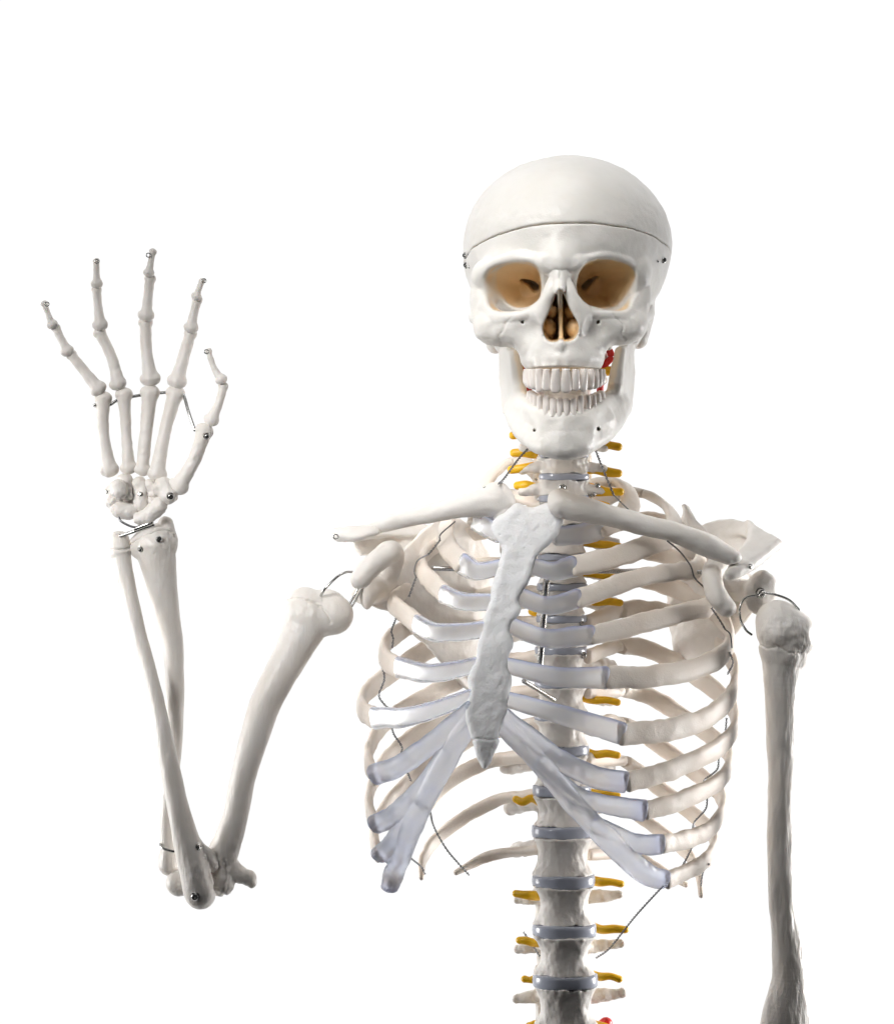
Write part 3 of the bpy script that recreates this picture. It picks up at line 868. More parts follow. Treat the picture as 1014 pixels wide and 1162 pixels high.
for side, RB, CB in ((1, RR, CR), (-1, RL, CL)):
    for k in range(1, 13):
        q_ = [(RB[k][0][0] - side * 7, RB[k][0][1], RB[k][0][2] + 14)] + RB[k][1:]
        W = PS(q_); n = len(W)
        um = up_mix.get(k, -0.02)
        def nf(p, u, um=um):
            cxx = 118 if um < 1 else 132
            o = np.array([p[0] - cxx, (p[1] - 10) * 1.15, 0.0]); o /= np.linalg.norm(o)
            return o + np.array([0, -0.25 * um if um < 0.7 else -0.9, um])
        t = np.linspace(0, 1, n)
        hmax = {1: 12.5, 2: 12, 3: 10.5, 4: 11, 5: 12, 6: 12.3, 7: 11.5, 8: 10.5, 9: 10.5, 10: 9.8, 11: 8, 12: 7}[k]
        if side < 0: hmax *= 0.98
        hh = np.interp(t, [0, 0.12, 0.3, 0.6, 1], [8.5, hmax * 0.85, hmax * 1.02, hmax * 1.04, hmax])
        tt = np.interp(t, [0, 0.12, 0.3, 0.6, 1], [5.5, 6.2, 5.4, 5.0, 5.2])
        if k > 10:
            hh = np.interp(t, [0, 0.2, 0.7, 1], [6, hmax, hmax, hmax * 0.45]); tt = np.interp(t, [0, 0.2, 0.7, 1], [5, 4.6, 4.2, 3])
        V, Fc, u, v = sweep(W, hh, tt, nf, 2.6, 22, 12, jitter=0.22, seed=k + 30 * side + 60)
        r = link_mesh('rib', V, Fc, M_rib, root, {'inner': np.zeros(len(V))})
        ribs[(side, k)] = r
        if k in CB and k < 7:
            W = PS(CB[k]); n = len(W); t = np.linspace(0, 1, n)
            h1 = hmax * (1.04 if k < 7 else 1.12)
            h2 = {1: 11, 2: 9, 3: 9.5, 4: 9.5, 5: 9, 6: 8.5, 7: 9.5, 8: 7, 9: 8, 10: 10.5}[k]
            mid = {7: 12, 8: 11, 9: 10.5, 10: 13}.get(k, (h1 + h2) / 2)
            hh = np.interp(t, [0, 0.5, 1], [h1, mid, h2]); tt = np.interp(t, [0, 0.5, 1], [5.6, 6.2, 5.8 if k not in (8, 9) else 2.6])
            def nc(p, u):
                return np.array([(p[0] - 118) * 0.006, -1.0, -0.1])
            V, Fc, u, v = sweep(W, hh, tt, nc, 2.8, 24, 12, jitter=0.12, seed=k + 7)
            bl = np.clip(np.maximum(np.clip(1 - u / 0.12, 0, 1) * 0.7, np.clip((v - 0.6) / 0.4, 0, 1) * 0.9) + (0.22 if k >= 7 else 0.0), 0, 1)
            link_mesh('rib_cartilage', V, Fc, M_cart, r, {'blue': bl})

# the lower cartilages are cast as one fused margin on each side
def margin(side, CB):
    allp = sum([CB[k] for k in (7, 8, 9, 10)], [])
    F = Field(*bounds(allp, 22), 1.0)
    spec = {7: [12.5, 12, 11.5, 10.5], 8: [12, 11, 9.5, 8], 9: [11.5, 10.5, 9], 10: [10.5, 12.5, 13, 12, 11.5, 10.5]}
    for k in (10, 7, 8, 9):
        chain(F, CB[k], spec[k], 5.0, (0.15 * side, 1, 0.1), 0.5, 26)
    for k in (7, 8, 9, 10):
        a = P(*CB[k][0]); t = P(*CB[k][1]) - a; t /= np.linalg.norm(t)
        def fn(X, Y, Z, a=a, t=t):
            dx, dy, dz = X - a[0], Y - a[1], Z - a[2]
            return np.maximum(dx * t[0] + dy * t[1] + dz * t[2] - 0.5, np.sqrt(dx * dx + dy * dy + dz * dz) - 16)
        F.cut((a - 18, a + 18, fn), 2)
    F.noise(0.8, 16, 500 + side, 2)
    V, Q = F.mesh(6)
    o = link_mesh('rib_cartilage', V, Q, M_cart, root, label='broad blue translucent lower cartilage margin with fused branches')
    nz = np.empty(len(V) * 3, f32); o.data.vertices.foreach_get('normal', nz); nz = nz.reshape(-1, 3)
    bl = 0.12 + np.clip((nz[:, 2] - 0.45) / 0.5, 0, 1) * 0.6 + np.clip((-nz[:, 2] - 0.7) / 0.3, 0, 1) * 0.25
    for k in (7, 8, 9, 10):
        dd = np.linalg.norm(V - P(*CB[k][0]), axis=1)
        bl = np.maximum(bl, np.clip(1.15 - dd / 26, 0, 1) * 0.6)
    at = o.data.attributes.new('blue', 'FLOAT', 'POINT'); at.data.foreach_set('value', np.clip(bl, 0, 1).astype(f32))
margin(1, CR); margin(-1, CL)

# ================================================================== STERNUM
def build_sternum():
    raw = [(577, 578), (586, 571), (594, 574), (602, 576), (612, 573), (623, 569), (633, 578), (638, 590), (635, 601), (629, 612), (617, 624), (608, 635), (604, 645), (603, 652), (599, 662), (594, 671), (589, 680),
           (592, 690), (588, 699), (581, 707), (579, 716), (583, 724), (582, 735), (577, 747), (576, 758), (580, 768), (578, 784), (575, 797), (575, 806), (571, 816), (566, 832), (566, 842), (560, 858), (555, 869), (549, 873), (544, 867), (539, 852), (535, 838),
           (530, 822), (527, 806), (530, 795), (532, 782), (531, 769), (536, 757), (540, 742), (541, 727), (546, 715), (547, 704), (552, 692), (556, 680), (558, 666), (563, 652), (566, 638), (568, 624), (564, 615), (558, 606), (557, 596), (562, 588), (571, 583)]
    sd = lambda y: np.interp(y, [565, 640, 740, 840, 875], [66, 92, 128, 152, 152])
    pts = np.array([P(x, y, sd(y)) for x, y in raw])
    q = cr_closed(pts[:, [0, 2]], 2)
    lo = pts.min(0) - 14; hi = pts.max(0) + 14
    F = Field(lo, hi, 0.95)
    zz = np.array([P(560, y, sd(y))[2] for y in range(560, 885, 5)])[::-1]; yy = np.array([-sd(y) for y in range(560, 885, 5)])[::-1]
    def fn(X, Y, Z):
        a = poly2(X, Z, q)[:, 0, :][:, None, :] if False else poly2(X, Z, q)
        z1 = np.interp(Z.ravel(), zz, yy)[None, None, :]
        th = 8.5 + 0 * X
        rnd = 7.5
        A = a + rnd; B = np.abs(Y - z1) - th + rnd
        return np.minimum(np.maximum(A, B), 0) + np.sqrt(np.maximum(A, 0) ** 2 + np.maximum(B, 0) ** 2) - rnd
    F.add((lo, hi, fn), 0)
    a = P(520, 839, 150); b = P(590, 836, 150)
    def crease(pts):
        z = -(pts[:, 2]); fz = (DP + pts[:, 1]) / DP
        y = CY - pts[:, 2] / fz; x = pts[:, 0] / fz + CX
        e = (y - (839 + 0.9 * np.sin(x / 3.5)))
        e2 = (y - (639 + 1.2 * np.sin(x / 6)))
        return 2.0 * np.exp(-(e / 1.1) ** 2) - 0.9 * np.exp(-(e2 / 4) ** 2)
    F.noise(1.1, 24, 77, 2)
    F.noise(0.45, 8, 78, 3)
    F.bumpfn(crease)
    V, Q = F.mesh(1)
    return link_mesh('sternum', V, Q, M_stern, root, {'inner': np.zeros(len(V))}, label='white rough breastbone with grey lower tip')
sternum = build_sternum()

# ================================================================== LIMB BONES
def bone(name, items, res=1.0, nz=(0.9, 14, 2), mat=None, parent=None, cuts=(), grooves=(), seed=1, smooth=1, margin=8, stretch=(1, 1, 1), knobs=()):
    """items: list of (pts, radii, k[, nrm, flat])"""
    allp = np.vstack([np.column_stack([PS(it[0]), it[1]]) for it in items])
    lo = (allp[:, :3] - allp[:, 3:4]).min(0) - margin; hi = (allp[:, :3] + allp[:, 3:4]).max(0) + margin
    F = Field(lo, hi, res)
    for it in items:
        chain(F, it[0], it[1], it[2], *(it[3:5] if len(it) > 3 else (None, 1.0)))
    for c in cuts: F.cut(*c)
    F.noise(nz[0], nz[1], seed, nz[2], stretch)
    for g in grooves: F.bumpfn(g)
    for (x, y, d, rad, amp) in knobs:
        cc = P(x, y, d)
        F.bumpfn(lambda p, cc=cc, rad=rad, amp=amp: amp * ((vnoise(p / 9.0, 5) * 2 - 1) + 0.5 * (vnoise(p / 4.3, 8) * 2 - 1)) * np.exp(-(((p - cc) ** 2).sum(1) / rad ** 2)))
    V, Q = F.mesh(smooth)
    return link_mesh(name, V, Q, mat or M_long, parent or root, {'inner': np.zeros(len(V))})

def line_groove(poly, amp=1.6, w=1.0, dmin=-999):
    q = spline(np.array(poly, float), 6); q = q + rng.normal(0, 0.45, q.shape)
    def fn(pts):
        fz = (DP + pts[:, 1]) / DP
        u = pts[:, 0] / fz + CX; v = CY - pts[:, 2] / fz
        dm = np.full(len(pts), 1e9)
        for a, b in zip(q[:-1], q[1:]):
            e = b - a; w0, w1 = u - a[0], v - a[1]
            t = np.clip((w0 * e[0] + w1 * e[1]) / (e @ e + 1e-9), 0, 1)
            dm = np.minimum(dm, (w0 - e[0] * t) ** 2 + (w1 - e[1] * t) ** 2)
        return np.where(-pts[:, 1] > dmin, amp * np.exp(-dm / w ** 2), 0)
    return fn

# raised arm (left of picture)
humerus_a = bone('humerus', [
    ([(371, 692, -5), (378, 697, 0)], [24, 23], 4),
    ([(345, 686, 0), (350, 700, 0)], [20, 21], 8),
    ([(352, 700, 0), (334, 737, 5), (316, 770, 8), (301, 800, 10), (288, 840, 12), (277, 880, 14), (269, 920, 15), (260, 950, 15), (254, 972, 12)], [26, 20.5, 18.5, 17.5, 16.5, 14.5, 14, 15.5, 15], 10),
    ([(250, 965, 12), (262, 985, 10), (282, 998, 6)], [12, 11, 8.5], 8),
    ([(282, 994, 6), (285, 1001, 6)], [7, 6.5], 5),
    ([(256, 985, 8), (252, 1003, 14)], [13, 14], 8),
    ([(245, 995, 10), (230, 1000, 6), (205, 1002, 0)], [13, 12, 16], 5)],
    nz=(1.0, 24, 3), stretch=(1, 1, 2.4), seed=21, knobs=((340, 690, 15, 26, 1.1), (255, 995, 15, 36, 1.6)), grooves=[line_groove([(326, 682), (338, 679), (355, 684), (368, 692), (376, 707)], 2.2, 1.3), line_groove([(255, 975), (258, 990), (254, 1015)], 2, 2.0)])
ulna_a = bone('ulna', [
    ([(137, 613, 12), (137, 626, 12)], [10.5, 11.5], 4),
    ([(132, 608, 14), (133, 614, 14)], [4, 5], 4),
    ([(137, 622, 12), (142, 651, 16), (153, 698, 22), (166, 746, 26), (178, 793, 30), (187, 840, 34), (195, 879, 36), (203, 919, 38), (213, 958, 38), (221, 985, 38), (226, 1008, 36), (228, 1014, 32)],
     [11, 9.3, 7.6, 7.2, 7.6, 9, 10.6, 12.3, 15, 17, 18, 17], 4),
    ([(222, 962, 32), (236, 974, 26), (240, 982, 24)], [10, 10, 8], 5)],
    nz=(0.9, 20, 3), stretch=(1, 1, 3), seed=22, knobs=((236, 985, 35, 22, 1.6),), grooves=[line_groove([(124, 623), (136, 624), (149, 621)], 1.8, 1.0), line_groove([(228, 962), (232, 978), (238, 998), (243, 1010)], 1.8, 2.5)])
radius_a = bone('radius_bone', [
    ([(160, 620, 10), (186, 616, 10)], [14, 15], 5, (0, 1, 0), 0.8),
    ([(188, 594, 6), (189, 612, 8)], [8, 12], 6),
    ([(175, 618, 10), (181, 651, 8), (188, 690, 4), (195, 725, 0), (198, 760, -4), (199, 800, -8), (199, 840, -8), (195, 880, -10), (192, 920, -10), (191, 950, -8), (192, 966, -6)],
     [23, 18.5, 15, 12.3, 11, 10.5, 9, 9, 9.5, 8.5, 9], 6),
    ([(192, 974, -6), (192, 982, -6)], [12, 12.5], 4)],
    nz=(0.9, 22, 3), stretch=(1, 1, 3), seed=23, knobs=((178, 610, 15, 24, 1.8),), grooves=[line_groove([(148, 618), (162, 610), (176, 604), (190, 602), (199, 609)], 2.0, 1.1)])

# hanging arm (right of picture)
humerus_b = bone('humerus', [
    ([(882, 706, 10), (884, 712, 12)], [25, 26], 4),
    ([(904, 716, 22), (905, 726, 20)], [19, 19], 8),
    ([(884, 722, 26), (885, 732, 22)], [14, 14], 8),
    ([(889, 718, 14), (890, 734, 14), (888, 752, 14), (886.5, 797, 12), (886, 865, 10), (886, 954, 8), (887.5, 1022, 8), (892, 1067, 8), (896, 1112, 8), (893, 1150, 8), (891, 1190, 6)],
     [29, 29.5, 23.5, 18.5, 16.3, 15.3, 15.5, 17.4, 21.5, 28, 35], 8, (0, 1, 0), 0.85),
    ([(866, 1192, 6), (872, 1224, 4), (905, 1226, 4), (922, 1196, 4)], [13, 15, 14, 12], 12)],
    nz=(1.3, 20, 4), seed=31, knobs=((905, 725, 40, 26, 0.7), (875, 720, 40, 20, 1.2)), stretch=(1, 1, 3), cuts=[(cap(P(906, 704, 52), P(903, 722, 50), 5, 3), 8), (cap(P(898, 830, 32), P(897, 930, 30), 4, 3), 10)],
    grooves=[line_groove([(858, 728), (870, 736), (882, 734), (896, 741), (908, 741)], 1.4, 1.1)])

# hand: (name, list of points, radii at ends/shaft)
def small_bone(name, a, b, ra, rm, rb, d=18, seed=0, bend=(0, 0), bulge=None, parent=None):
    a = np.array([a[0], a[1], a[2] if len(a) > 2 else d], float); b = np.array([b[0], b[1], b[2] if len(b) > 2 else d], float)
    L = b - a
    e_ = L / np.linalg.norm(L)
    a = a - e_ * 2.6; b = b + e_ * 2.6; L = b - a
    ra *= 1.02; rb *= 1.02; rm *= 1.06
    mid = [a + L * t + np.array([bend[0], bend[1], 0]) * math.sin(math.pi * t) for t in (0.22, 0.5, 0.78)]
    perp = np.array([-L[1], L[0], 0]) / (np.hypot(L[0], L[1]) + 1e-6)
    items = [([tuple(a), tuple(mid[0]), tuple(mid[1]), tuple(mid[2]), tuple(b)], [ra, (ra + rm * 2) / 3, rm, (rb + rm * 2) / 3, rb], 2),
             ([tuple(a + perp * ra * 0.45), tuple(a - perp * ra * 0.45)], [ra * 0.8, ra * 0.8], 2.5),
             ([tuple(b + perp * rb * 0.4), tuple(b - perp * rb * 0.4)], [rb * 0.82, rb * 0.82], 2.5)]
    return bone(name, items, res=0.8, nz=(0.4, 7, 2), seed=seed, mat=M_bone, margin=5, parent=parent)

dist = []
dist.append(small_bone('finger_bone', (58.5, 366), (51.5, 347), 5.0, 3.0, 3.2, d=30, seed=1))
small_bone('finger_bone', (75.5, 396), (64.5, 374), 6.2, 4.2, 4.4, d=26, seed=2)
small_bone('finger_bone', (110, 439), (83, 405), 7.8, 5.6, 5.2, d=22, seed=3)
dist.append(small_bone('finger_bone', (110, 319.5), (109.5, 299), 5.4, 3.3, 3.4, d=34, seed=4))
small_bone('finger_bone', (113.5, 366), (109.8, 331), 7.2, 4.8, 4.8, d=28, seed=5)
small_bone('finger_bone', (133, 433), (114, 380), 8.0, 5.8, 6.2, d=22, seed=6, bend=(3.5, -1))
dist.append(small_bone('finger_bone', (169.5, 307), (173, 288), 5.0, 3.4, 3.4, d=36, seed=7))
small_bone('finger_bone', (166.3, 355), (170, 319), 7.4, 5.2, 5.4, d=30, seed=8)
small_bone('finger_bone', (170.5, 427), (165.5, 369), 9.2, 6.4, 6.8, d=22, seed=9, bend=(-1.5, 0))
dist.append(small_bone('finger_bone', (224, 334), (228.5, 321), 4.8, 3.0, 3.0, d=36, seed=10))
small_bone('finger_bone', (217.3, 369), (223.3, 342), 6.8, 4.8, 4.8, d=30, seed=11)
small_bone('finger_bone', (201.5, 430), (215.5, 381), 9.0, 6.4, 6.2, d=22, seed=12)
dist.append(small_bone('finger_bone', (250, 428), (238, 401), 5.6, 3.2, 3.0, d=46, seed=13, bend=(-1.5, 1.5)))
small_bone('finger_bone', (240.5, 474), (252.5, 440), 7.0, 4.6, 4.8, d=40, seed=14, bend=(2, 1))
mc = []
mc.append(small_bone('hand_bone', (124, 530), (117.5, 455), 9.0, 6.2, 8.0, d=18, seed=15, bend=(-3, 0)))
mc.append(small_bone('hand_bone', (146, 528), (141, 450), 7.8, 5.6, 8.2, d=18, seed=16))
mc.append(small_bone('hand_bone', (162, 530), (170, 448), 7.4, 6.8, 9.2, d=20, seed=17))
mc.append(small_bone('hand_bone', (179, 535), (198.5, 449), 9.2, 6.6, 9.0, d=20, seed=18, bend=(-2, 0)))
mc.append(small_bone('hand_bone', (203.5, 549, 28), (231, 491, 38), 9.6, 7.2, 8.6, seed=19, bend=(3, 2)))
def wrist_bone(pts, rad, seed, nrm=None, flat=1.0):
    rad = [r * 1.16 for r in rad]
    it = [(pts, rad, 2, nrm, flat)] if nrm is not None else [(pts, rad, 2)]
    return bone('wrist_bone', it, res=0.8, nz=(1.2, 8, 3), seed=seed, mat=M_bone, margin=5)
wr = []
wr.append(wrist_bone([(134.5, 554, 34), (135.5, 556, 34)], [8.6, 8.6], 41))
wr.append(wrist_bone([(142, 546, 20), (144, 560, 22)], [8, 7], 42))
wr.append(wrist_bone([(128, 558, 16), (130, 569, 16)], [8, 8.5], 43))
wr.append(wrist_bone([(135, 578, 20), (147, 580, 20)], [8.5, 9], 44))
wr.append(wrist_bone([(159, 549, 18), (160, 572, 20)], [7.2, 8], 45))
wr.append(wrist_bone([(170, 552, 18), (174, 558, 18)], [7, 6.5], 46))
wr.append(wrist_bone([(185, 553, 26), (192, 562, 30)], [9.5, 9], 47))
wr.append(wrist_bone([(160, 588, 24), (170, 584, 28), (181, 573, 28)], [7.5, 8, 8], 48))
wr.append(wrist_bone([(152, 560, 8), (172, 566, 8)], [12, 12], 49))
for o_, (x, y, d) in zip(dist, ((53.5, 345, 36), (110, 296.5, 40), (168.5, 289.5, 42), (231.5, 318.5, 40), (234.5, 399, 50))):
    wire_ring(o_, x, y, d, 2.3, 0.65)
screw(wr[4], 159.5, 560.5, 2.3); screw(wr[6], 193.5, 563, 3.4); screw(wr[2], 121.5, 558, 1.8)
screw(mc[4], 234.5, 494.5, 3.2); screw(mc[0], 105.5, 460.5, 2.0, nor=(-1, -.5, 0), loc=P(108, 460, 20))
screw(radius_a, 160, 623, 3.0); screw(radius_a, 180.5, 612, 3.0)
screw(ulna_a, 225, 961, 3.6); screw(ulna_a, 222, 1017, 4.2)

# ================================================================== SHOULDERS
def clav(name, pts, rad, seed, ends, groove=None):
    return bone(name, [(pts, rad, 4)] + ends, nz=(1.0, 20, 3), stretch=(2.5, 1, 1), seed=seed, mat=M_bone)
clav_b = clav('collarbone', [(637, 573, 84), (660, 578, 84), (690, 585, 76), (731, 596, 60), (768, 605, 50), (800, 618, 42), (826, 631, 40)], [15, 14, 12, 11, 11.5, 13, 10], 51,
              [([(634, 566, 84), (638, 580, 86)], [9.5, 9], 8), ([(800, 617, 42), (832, 633, 40)], [12, 9], 6, (0, 0.3, 1), 0.75)])
clav_a = clav('collarbone', [(571, 569, 54), (560, 569, 54), (540, 572, 56), (518, 576, 52), (490, 582, 42), (467, 587, 32), (445, 593, 25), (424, 599, 22)], [14, 18, 15, 12, 10.5, 9.5, 9, 8], 52,
              [([(564, 560, 54), (568, 578, 54)], [13, 13], 8), ([(445, 592, 25), (422, 599, 22)], [9, 8], 6, (0, 0.3, 1), 0.7)])
screw(clav_a, 549.5, 553, 1.4)

def build_scapula(sidekind):
    if sidekind > 0:
        body = [(776, 580, -118), (800, 596, -100), (838, 640, -60), (856, 655, -35), (858, 690, -35), (840, 716, -55), (812, 756, -95), (790, 774, -118), (768, 766, -130), (758, 690, -138), (760, 620, -132)]
        F = Field(*bounds(body + [(885, 600, 60), (800, 700, 70)], 16), 1.15)
        F.add(plate(PS(body), 3.2, 2.2, 8), 0)
        F.add(plate(PS([(774, 574, -122), (777, 572, -119), (781, 575, -116), (792, 602, -95), (784, 608, -100)]), 5, 4), 4)
        # spine of the blade curling round into the acromion
        W = [(790, 608, -128), (815, 600, -112), (841, 601, -85), (852, 606, -60)]
        V = spline(PS(W), 10); hs = np.interp(np.linspace(0, 1, len(V)), [0, 0.4, 0.6, 0.8, 1], [12, 13, 12, 10, 7])
        for i in range(len(V) - 1):
            t = i / (len(V) - 1)
            nr = np.array([0, 0, 1]) * np.clip((t - 0.45) / 0.4, 0, 1) + np.array([-0.5, -0.6, 0.55])
            F.add(cap(V[i], V[i + 1], hs[i], hs[i + 1], nr, 0.36), 1.0 if i else 3)
        F.add(plate(cr_closed(PS([(778, 604, -124), (800, 593, -118), (828, 590, -100), (848, 595, -80), (855, 612, -55), (846, 640, -50), (810, 640, -95)]), 4), 3.5, 3, 5), 5)
        F.add(plate(cr_closed(PS([(846, 597, -84), (862, 603, -52), (885, 615, -26), (884, 624, -16), (862, 646, 16), (838, 659, 40), (826, 657, 46), (822, 649, 42), (832, 632, 14), (845, 615, -24), (848, 605, -62)]), 4), 8, 7, 4), 7)
        # neck, glenoid cup
        chain(F, [(830, 668, -62), (850, 672, -38), (860, 673, -30)], [14, 14, 15], 6)
        F.add(ell(P(863, 673, -10), (20.5, 8, 25.5), (0, 8, 18)), 3)
        # coracoid
        chain(F, [(838, 660, -40), (815, 645, -5), (807, 655, 28), (813, 676, 44), (824, 690, 46)], [14, 13, 12, 11.5, 11], 5)
        F.add(ell(P(808, 652, 28), (10, 9, 12)), 4)
    else:
        body = [(503, 580, -112), (470, 602, -95), (445, 630, -70), (418, 655, -38), (415, 685, -38), (440, 694, -55), (480, 735, -95), (520, 778, -125), (534, 785, -130), (545, 750, -136), (560, 690, -140), (562, 640, -138), (540, 600, -128)]
        F = Field(*bounds(body + [(370, 590, 70), (500, 700, 70)], 16), 1.15)
        F.add(plate(PS(body), 3.2, 2.2, 8), 0)
        F.add(plate(PS([(530, 610, -135), (480, 596, -118), (430, 598, -75), (400, 606, -40), (410, 630, -45), (470, 630, -95)]), 3, 2, 4), 3)
        # acromion
        W = [(470, 604, -110), (430, 604, -70), (402, 607, -30), (390, 607, 0), (400, 606, 24), (420, 602, 30)]
        V = spline(PS(W), 10); hs = np.interp(np.linspace(0, 1, len(V)), [0, 0.4, 0.6, 0.8, 1], [12, 13, 15, 15, 11])
        for i in range(len(V) - 1):
            F.add(cap(V[i], V[i + 1], hs[i], hs[i + 1], (0.15, -0.45, 1), 0.42), 1.0 if i else 3)
        F.add(cap(P(384, 610, 8), P(412, 606, 20), 6, 9, (0.1, -0.5, 1), 0.7), 4)
        chain(F, [(440, 665, -60), (424, 668, -40), (415, 668, -30)], [15, 17, 19], 6)
        F.add(ell(P(416, 668, -18), (9, 12, 24), (0, 0, -25)), 4)
        # coracoid
        chain(F, [(440, 655, -45), (446, 630, -10), (440, 628, 20), (424, 640, 38), (410, 657, 46)], [13, 13, 13.5, 13, 12], 5)
        F.add(ell(P(441, 626, 22), (13, 12, 11)), 4)
    F.noise(1.2, 22, 60 + sidekind, 3)
    V, Q = F.mesh(2)
    return link_mesh('shoulder_blade', V, Q, M_bone, root, {'inner': np.zeros(len(V))})
scap_b = build_scapula(1); scap_a = build_scapula(-1)
screw(scap_b, 851, 643, 2.6); screw(scap_b, 862, 673, 5.0)
wire_ring(scap_a, 381, 609, 30, 2.6, 0.7)

# screws along the spine and skull
vy = lambda y: min(vertebrae, key=lambda o: abs(WL[o.name][2] / S + (y - CY)))
for x, y, r in ((677, 705, 2.6), (677, 741, 3.2), (676.5, 785, 3.2), (680, 864, 3.4), (682, 970, 3.4), (595.5, 969, 2.8), (680, 544, 3.0), (609, 543, 2.4), (638, 553, 3.4), (673, 564, 3.0), (612, 566, 2.2)):
    o = vy(y); l, n_ = hit(o, x, y)
    screw(o, x, y, r, nor=(n_ * 0.4 + np.array([0, -1, 0])))
for pts in (((749, 282), (752, 295)), ((528, 290), (529, 301))):
    for x, y in pts:
        screw(skull_cap if y < 291 else skull, x, y, 3.0, nor=((0.6 if x > 600 else -0.6), -1, 0))
for a, b in (((745, 281, 30), (746, 297, 34)), ((531, 289, 30), (532, 304, 32))):
    l0, _ = hit(skull_cap, a[0], a[1]); l1, _ = hit(skull, b[0], b[1])
    off = np.array([0, -2.0, 0])
    v, fc = tube([l0 + off, (l0 + l1) / 2 + off * 2 + np.array([2.5 if a[0] < 600 else -3, 0, 0]), l1 + off], 1.2, 8, 8)
    link_mesh('cap_hook', v, fc, M_steel, skull)
ov = P(641, 179, -10)
v, fc = tube(PS([(655, 179.5, -8), (662, 180.5, -8), (670, 182.5, -8), (674, 185, -8)]), 0.9, 8, 8)
link_mesh('cap_hook', v, fc, M_steel, skull_cap)
screw(skull_cap, 640, 180, 2.0, nor=(0, -0.2, 1), loc=P(640, 178.8, -5))

# ================================================================== RODS AND WIRES
def rod(a, b, r):
    v, fc = tube([P(*a), (P(*a) + P(*b)) / 2, P(*b)], r, 14, 4)
    link_mesh('steel_rod', v, fc, M_steel, root)
rod((492, 645, 0), (802, 650, 10), 3.0)
rod((620, 655, 62), (612, 760, 66), 3.6)
rod((594, 773, 78), (628, 794, 40), 2.6)
v, fc = tube(PS([(107, 460, 16), (123, 460, 17), (137, 453, 17), (170, 447, 18), (199, 445, 20), (208, 448, 24), (214, 467, 32), (221, 488, 38)]), 1.9, 10, 8)
link_mesh('steel_rod', v, fc, M_steel, root)
rod((137, 608, 22), (174, 596, 26), 2.0); rod((154, 600, 26), (172, 593, 30), 2.6)

def wire(pts, r=0.75, tw=True):
    v, fc = twisted(PS(pts), r * 0.8, r * 1.05, 9.0) if tw else tube(PS(pts), r, 8, 8)
    link_mesh('wire', v, fc, M_wire, root)
wire([(516, 592, 40), (500, 606, 25), (499, 613, 20)], 0.8, False)
wire([(499, 613, 20), (492, 622, 14), (486, 629, 10)])
wire([(486, 629, 10), (474, 636, 8), (470, 648, 12), (472, 655, 22)], 0.8, False)
wire([(472, 655, 30), (468, 666, 40), (464, 677, 45)])
wire([(449, 702, 40), (444, 716, 20), (446, 724, 18), (445, 735, 20)])
wire([(432, 752, 25), (436, 770, 10), (430, 788, 10), (434, 797, 14), (444, 807, 20)])
wire([(444, 824, 60), (447, 834, 40), (456, 848, 30), (453, 860, 40)])
wire([(462, 876, 80), (466, 886, 60)])
wire([(482, 911, 80), (488, 922, 10), (492, 938, -40), (506, 963, -40), (520, 980, -50), (532, 993, -60)])
wire([(462, 965, 30), (464, 972, 0), (478, 984, -40), (482, 992, -44)])
wire([(757, 614, 60), (771, 626, 45), (783, 642, 30), (788, 656, 24), (800, 668, 20)], 1.0, False)
wire([(807, 690, 25), (815, 702, 30), (822, 714, 25)])
wire([(822, 714, 25), (828, 720, 20), (830, 735, 20)], 0.8, False)
wire([(827, 740, 20), (831, 752, 15), (825, 765, 10)])
wire([(824, 815, 15), (822, 832, 20), (816, 842, 20)])
wire([(815, 860, 25), (813, 873, 20), (800, 884, -10), (797, 893, 30)])
wire([(802, 905, 35), (800, 918, 20), (788, 932, -10), (785, 945, 40)])
wire([(785, 960, 50), (778, 975, 20), (771, 988, 30)])
wire([(804, 980, 20), (797, 990, -10), (795, 1005, -25)])
wire([(752, 1005, 80), (720, 1040, 50), (692, 1075, 10), (676, 1087, -10)])
wire([(594, 1058, -20), (604, 1072, -10), (612, 1085, 0)])
wire([(600, 508, 10), (588, 521, 20), (572, 543, 50), (566, 549, 70)], 0.85)
wire([(676, 512, 20), (684, 533, 40), (696, 562, 40)], 0.85)
wire([(696, 562, 40), (706, 572, 50), (721, 586, 66)], 0.8, False)
# shoulder loops of bright steel
def loop(pts, r=1.4):
    v, fc = tube(PS(pts), r, 8, 8)
    link_mesh('wire', v, fc, M_steel, root)
loop([(364, 676, 16), (369, 668, 24), (382, 655, 24), (392, 649.5, 22), (400, 649, 18)])
loop([(394, 695, 2), (403, 682, -2), (412, 666, -6)])
loop([(394, 690, 4), (402, 676, 0), (410, 661, 0)])
loop([(865, 672, 8), (880, 675, 12), (895, 681, 16), (906, 692, 22)], 1.5)
loop([(860, 675, 8), (846, 678, 12), (839, 689, 16), (840, 704, 18), (846, 715, 22), (852, 720, 24)], 1.5)
loop([(182, 958, -2), (184, 962, 4), (192, 965, 10), (200, 966, 14), (208, 963, 16)], 1.5)
wire([(135, 585, 24), (137, 591, 26), (148, 597, 27), (158, 599, 27)], 1.3, False)

for o in bpy.data.objects:
    if 'wu' in o: del o['wu']

# ================================================================== CAMERA, WORLD, LAMPS
cam = bpy.data.cameras.new('camera'); co = bpy.data.objects.new('camera', cam); C.objects.link(co)
co.location = (0, -DP * S, 0); co.rotation_euler = (math.radians(90), 0, 0)
cam.sensor_fit = 'VERTICAL'; cam.sensor_height = 24; cam.lens = 24 * DP / 1162.0
cam.clip_start = 0.1; cam.clip_end = 100
bpy.context.scene.camera = co

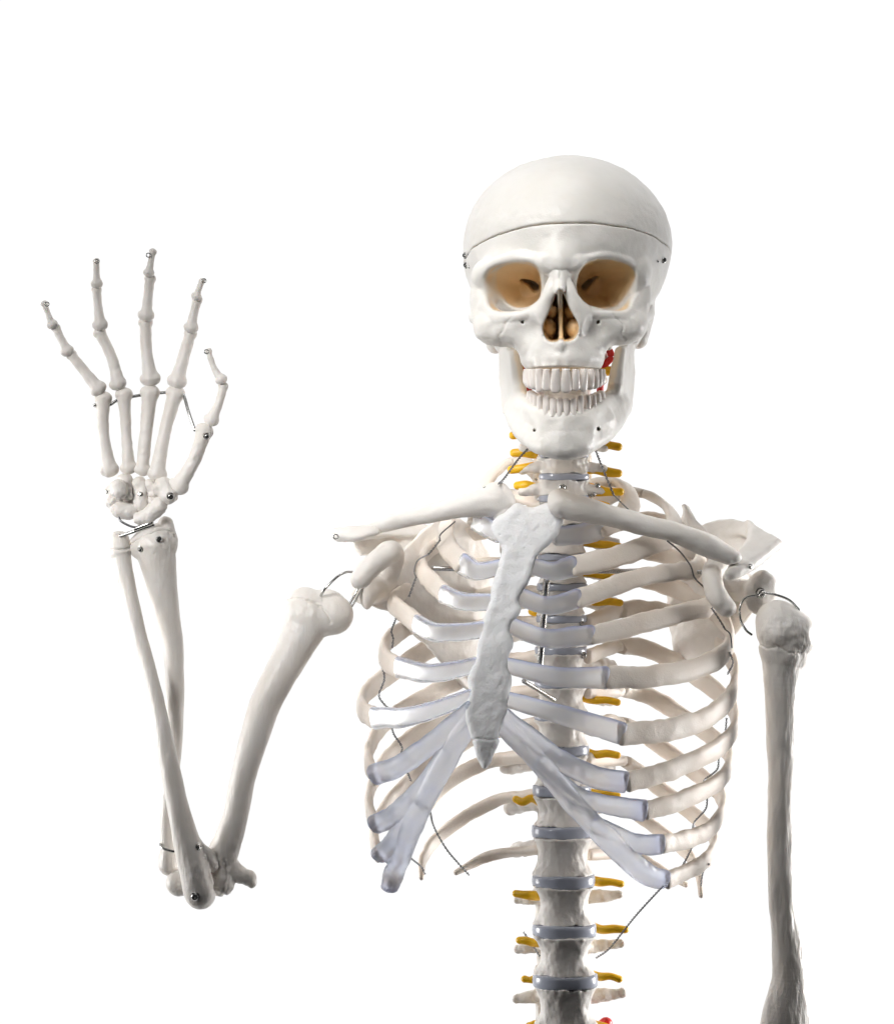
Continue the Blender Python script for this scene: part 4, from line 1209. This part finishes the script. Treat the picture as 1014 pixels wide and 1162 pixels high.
w = bpy.data.worlds.new('World'); bpy.context.scene.world = w; w.use_nodes = True
nt = w.node_tree; bg = nt.nodes['Background']
tc = N(nt, 'ShaderNodeTexCoord'); sp = N(nt, 'ShaderNodeSeparateXYZ')
nt.links.new(tc.outputs['Generated'], sp.inputs[0])
mr = N(nt, 'ShaderNodeMapRange'); mr.inputs['From Min'].default_value = -1; mr.inputs['From Max'].default_value = 1
nt.links.new(sp.outputs['Y'], mr.inputs['Value'])
rp = N(nt, 'ShaderNodeValToRGB'); e = rp.color_ramp.elements
e[0].position = 0.0; e[0].color = (0.02, 0.02, 0.021, 1)
e[1].position = 0.93; e[1].color = (1.0, 1.0, 1.0, 1)
x = e.new(0.5); x.color = (0.03, 0.03, 0.03, 1)
x = e.new(0.62); x.color = (0.4, 0.4, 0.4, 1)
x = e.new(0.78); x.color = (1.0, 1.0, 1.0, 1)
nt.links.new(mr.outputs['Result'], rp.inputs['Fac']); nt.links.new(rp.outputs['Color'], bg.inputs['Color'])
bg.inputs['Strength'].default_value = 1.05

def area(name, loc, tgt, size, power, col=(1, 1, 1), sy=None):
    l = bpy.data.lights.new(name, 'AREA'); l.energy = power; l.color = col
    l.shape = 'RECTANGLE'; l.size = size; l.size_y = sy or size
    o = bpy.data.objects.new(name, l); C.objects.link(o)
    o.location = loc
    o.rotation_euler = (Vector(tgt) - Vector(loc)).to_track_quat('-Z', 'Y').to_euler()
    return l
area('key_softbox', (-0.12, -0.47, 0.48), (0.07, -0.06, 0.11), 0.25, 0.245, (1, 0.995, 0.98)).spread = math.radians(44)
area('top_softbox', (-0.05, -0.2, 1.05), (0.03, 0, 0.0), 0.6, 2.5, (1, 0.99, 0.98))
area('side_softbox', (1.2, 0.27, -0.30), (0.12, 0, -0.30), 0.5, 2.3, (1, 0.99, 0.98), 0.6).spread = math.radians(44)
area('side_softbox', (-1.25, 0.22, -0.24), (0, 0, -0.26), 0.5, 1.2, (1, 0.99, 0.98), 0.7).spread = math.radians(44)
area('arm_softbox', (-0.75, -0.9, 0.3), (-0.15, 0, 0.0), 0.3, 0.33, (1, 0.985, 0.97)).spread = math.radians(25)

sc = bpy.context.scene
sc.view_settings.view_transform = 'Standard'; sc.view_settings.look = 'None'; sc.view_settings.exposure = 0; sc.view_settings.gamma = 1
sc.render.engine = 'CYCLES'
sc.cycles.max_bounces = 8; sc.cycles.transmission_bounces = 6; sc.cycles.diffuse_bounces = 4
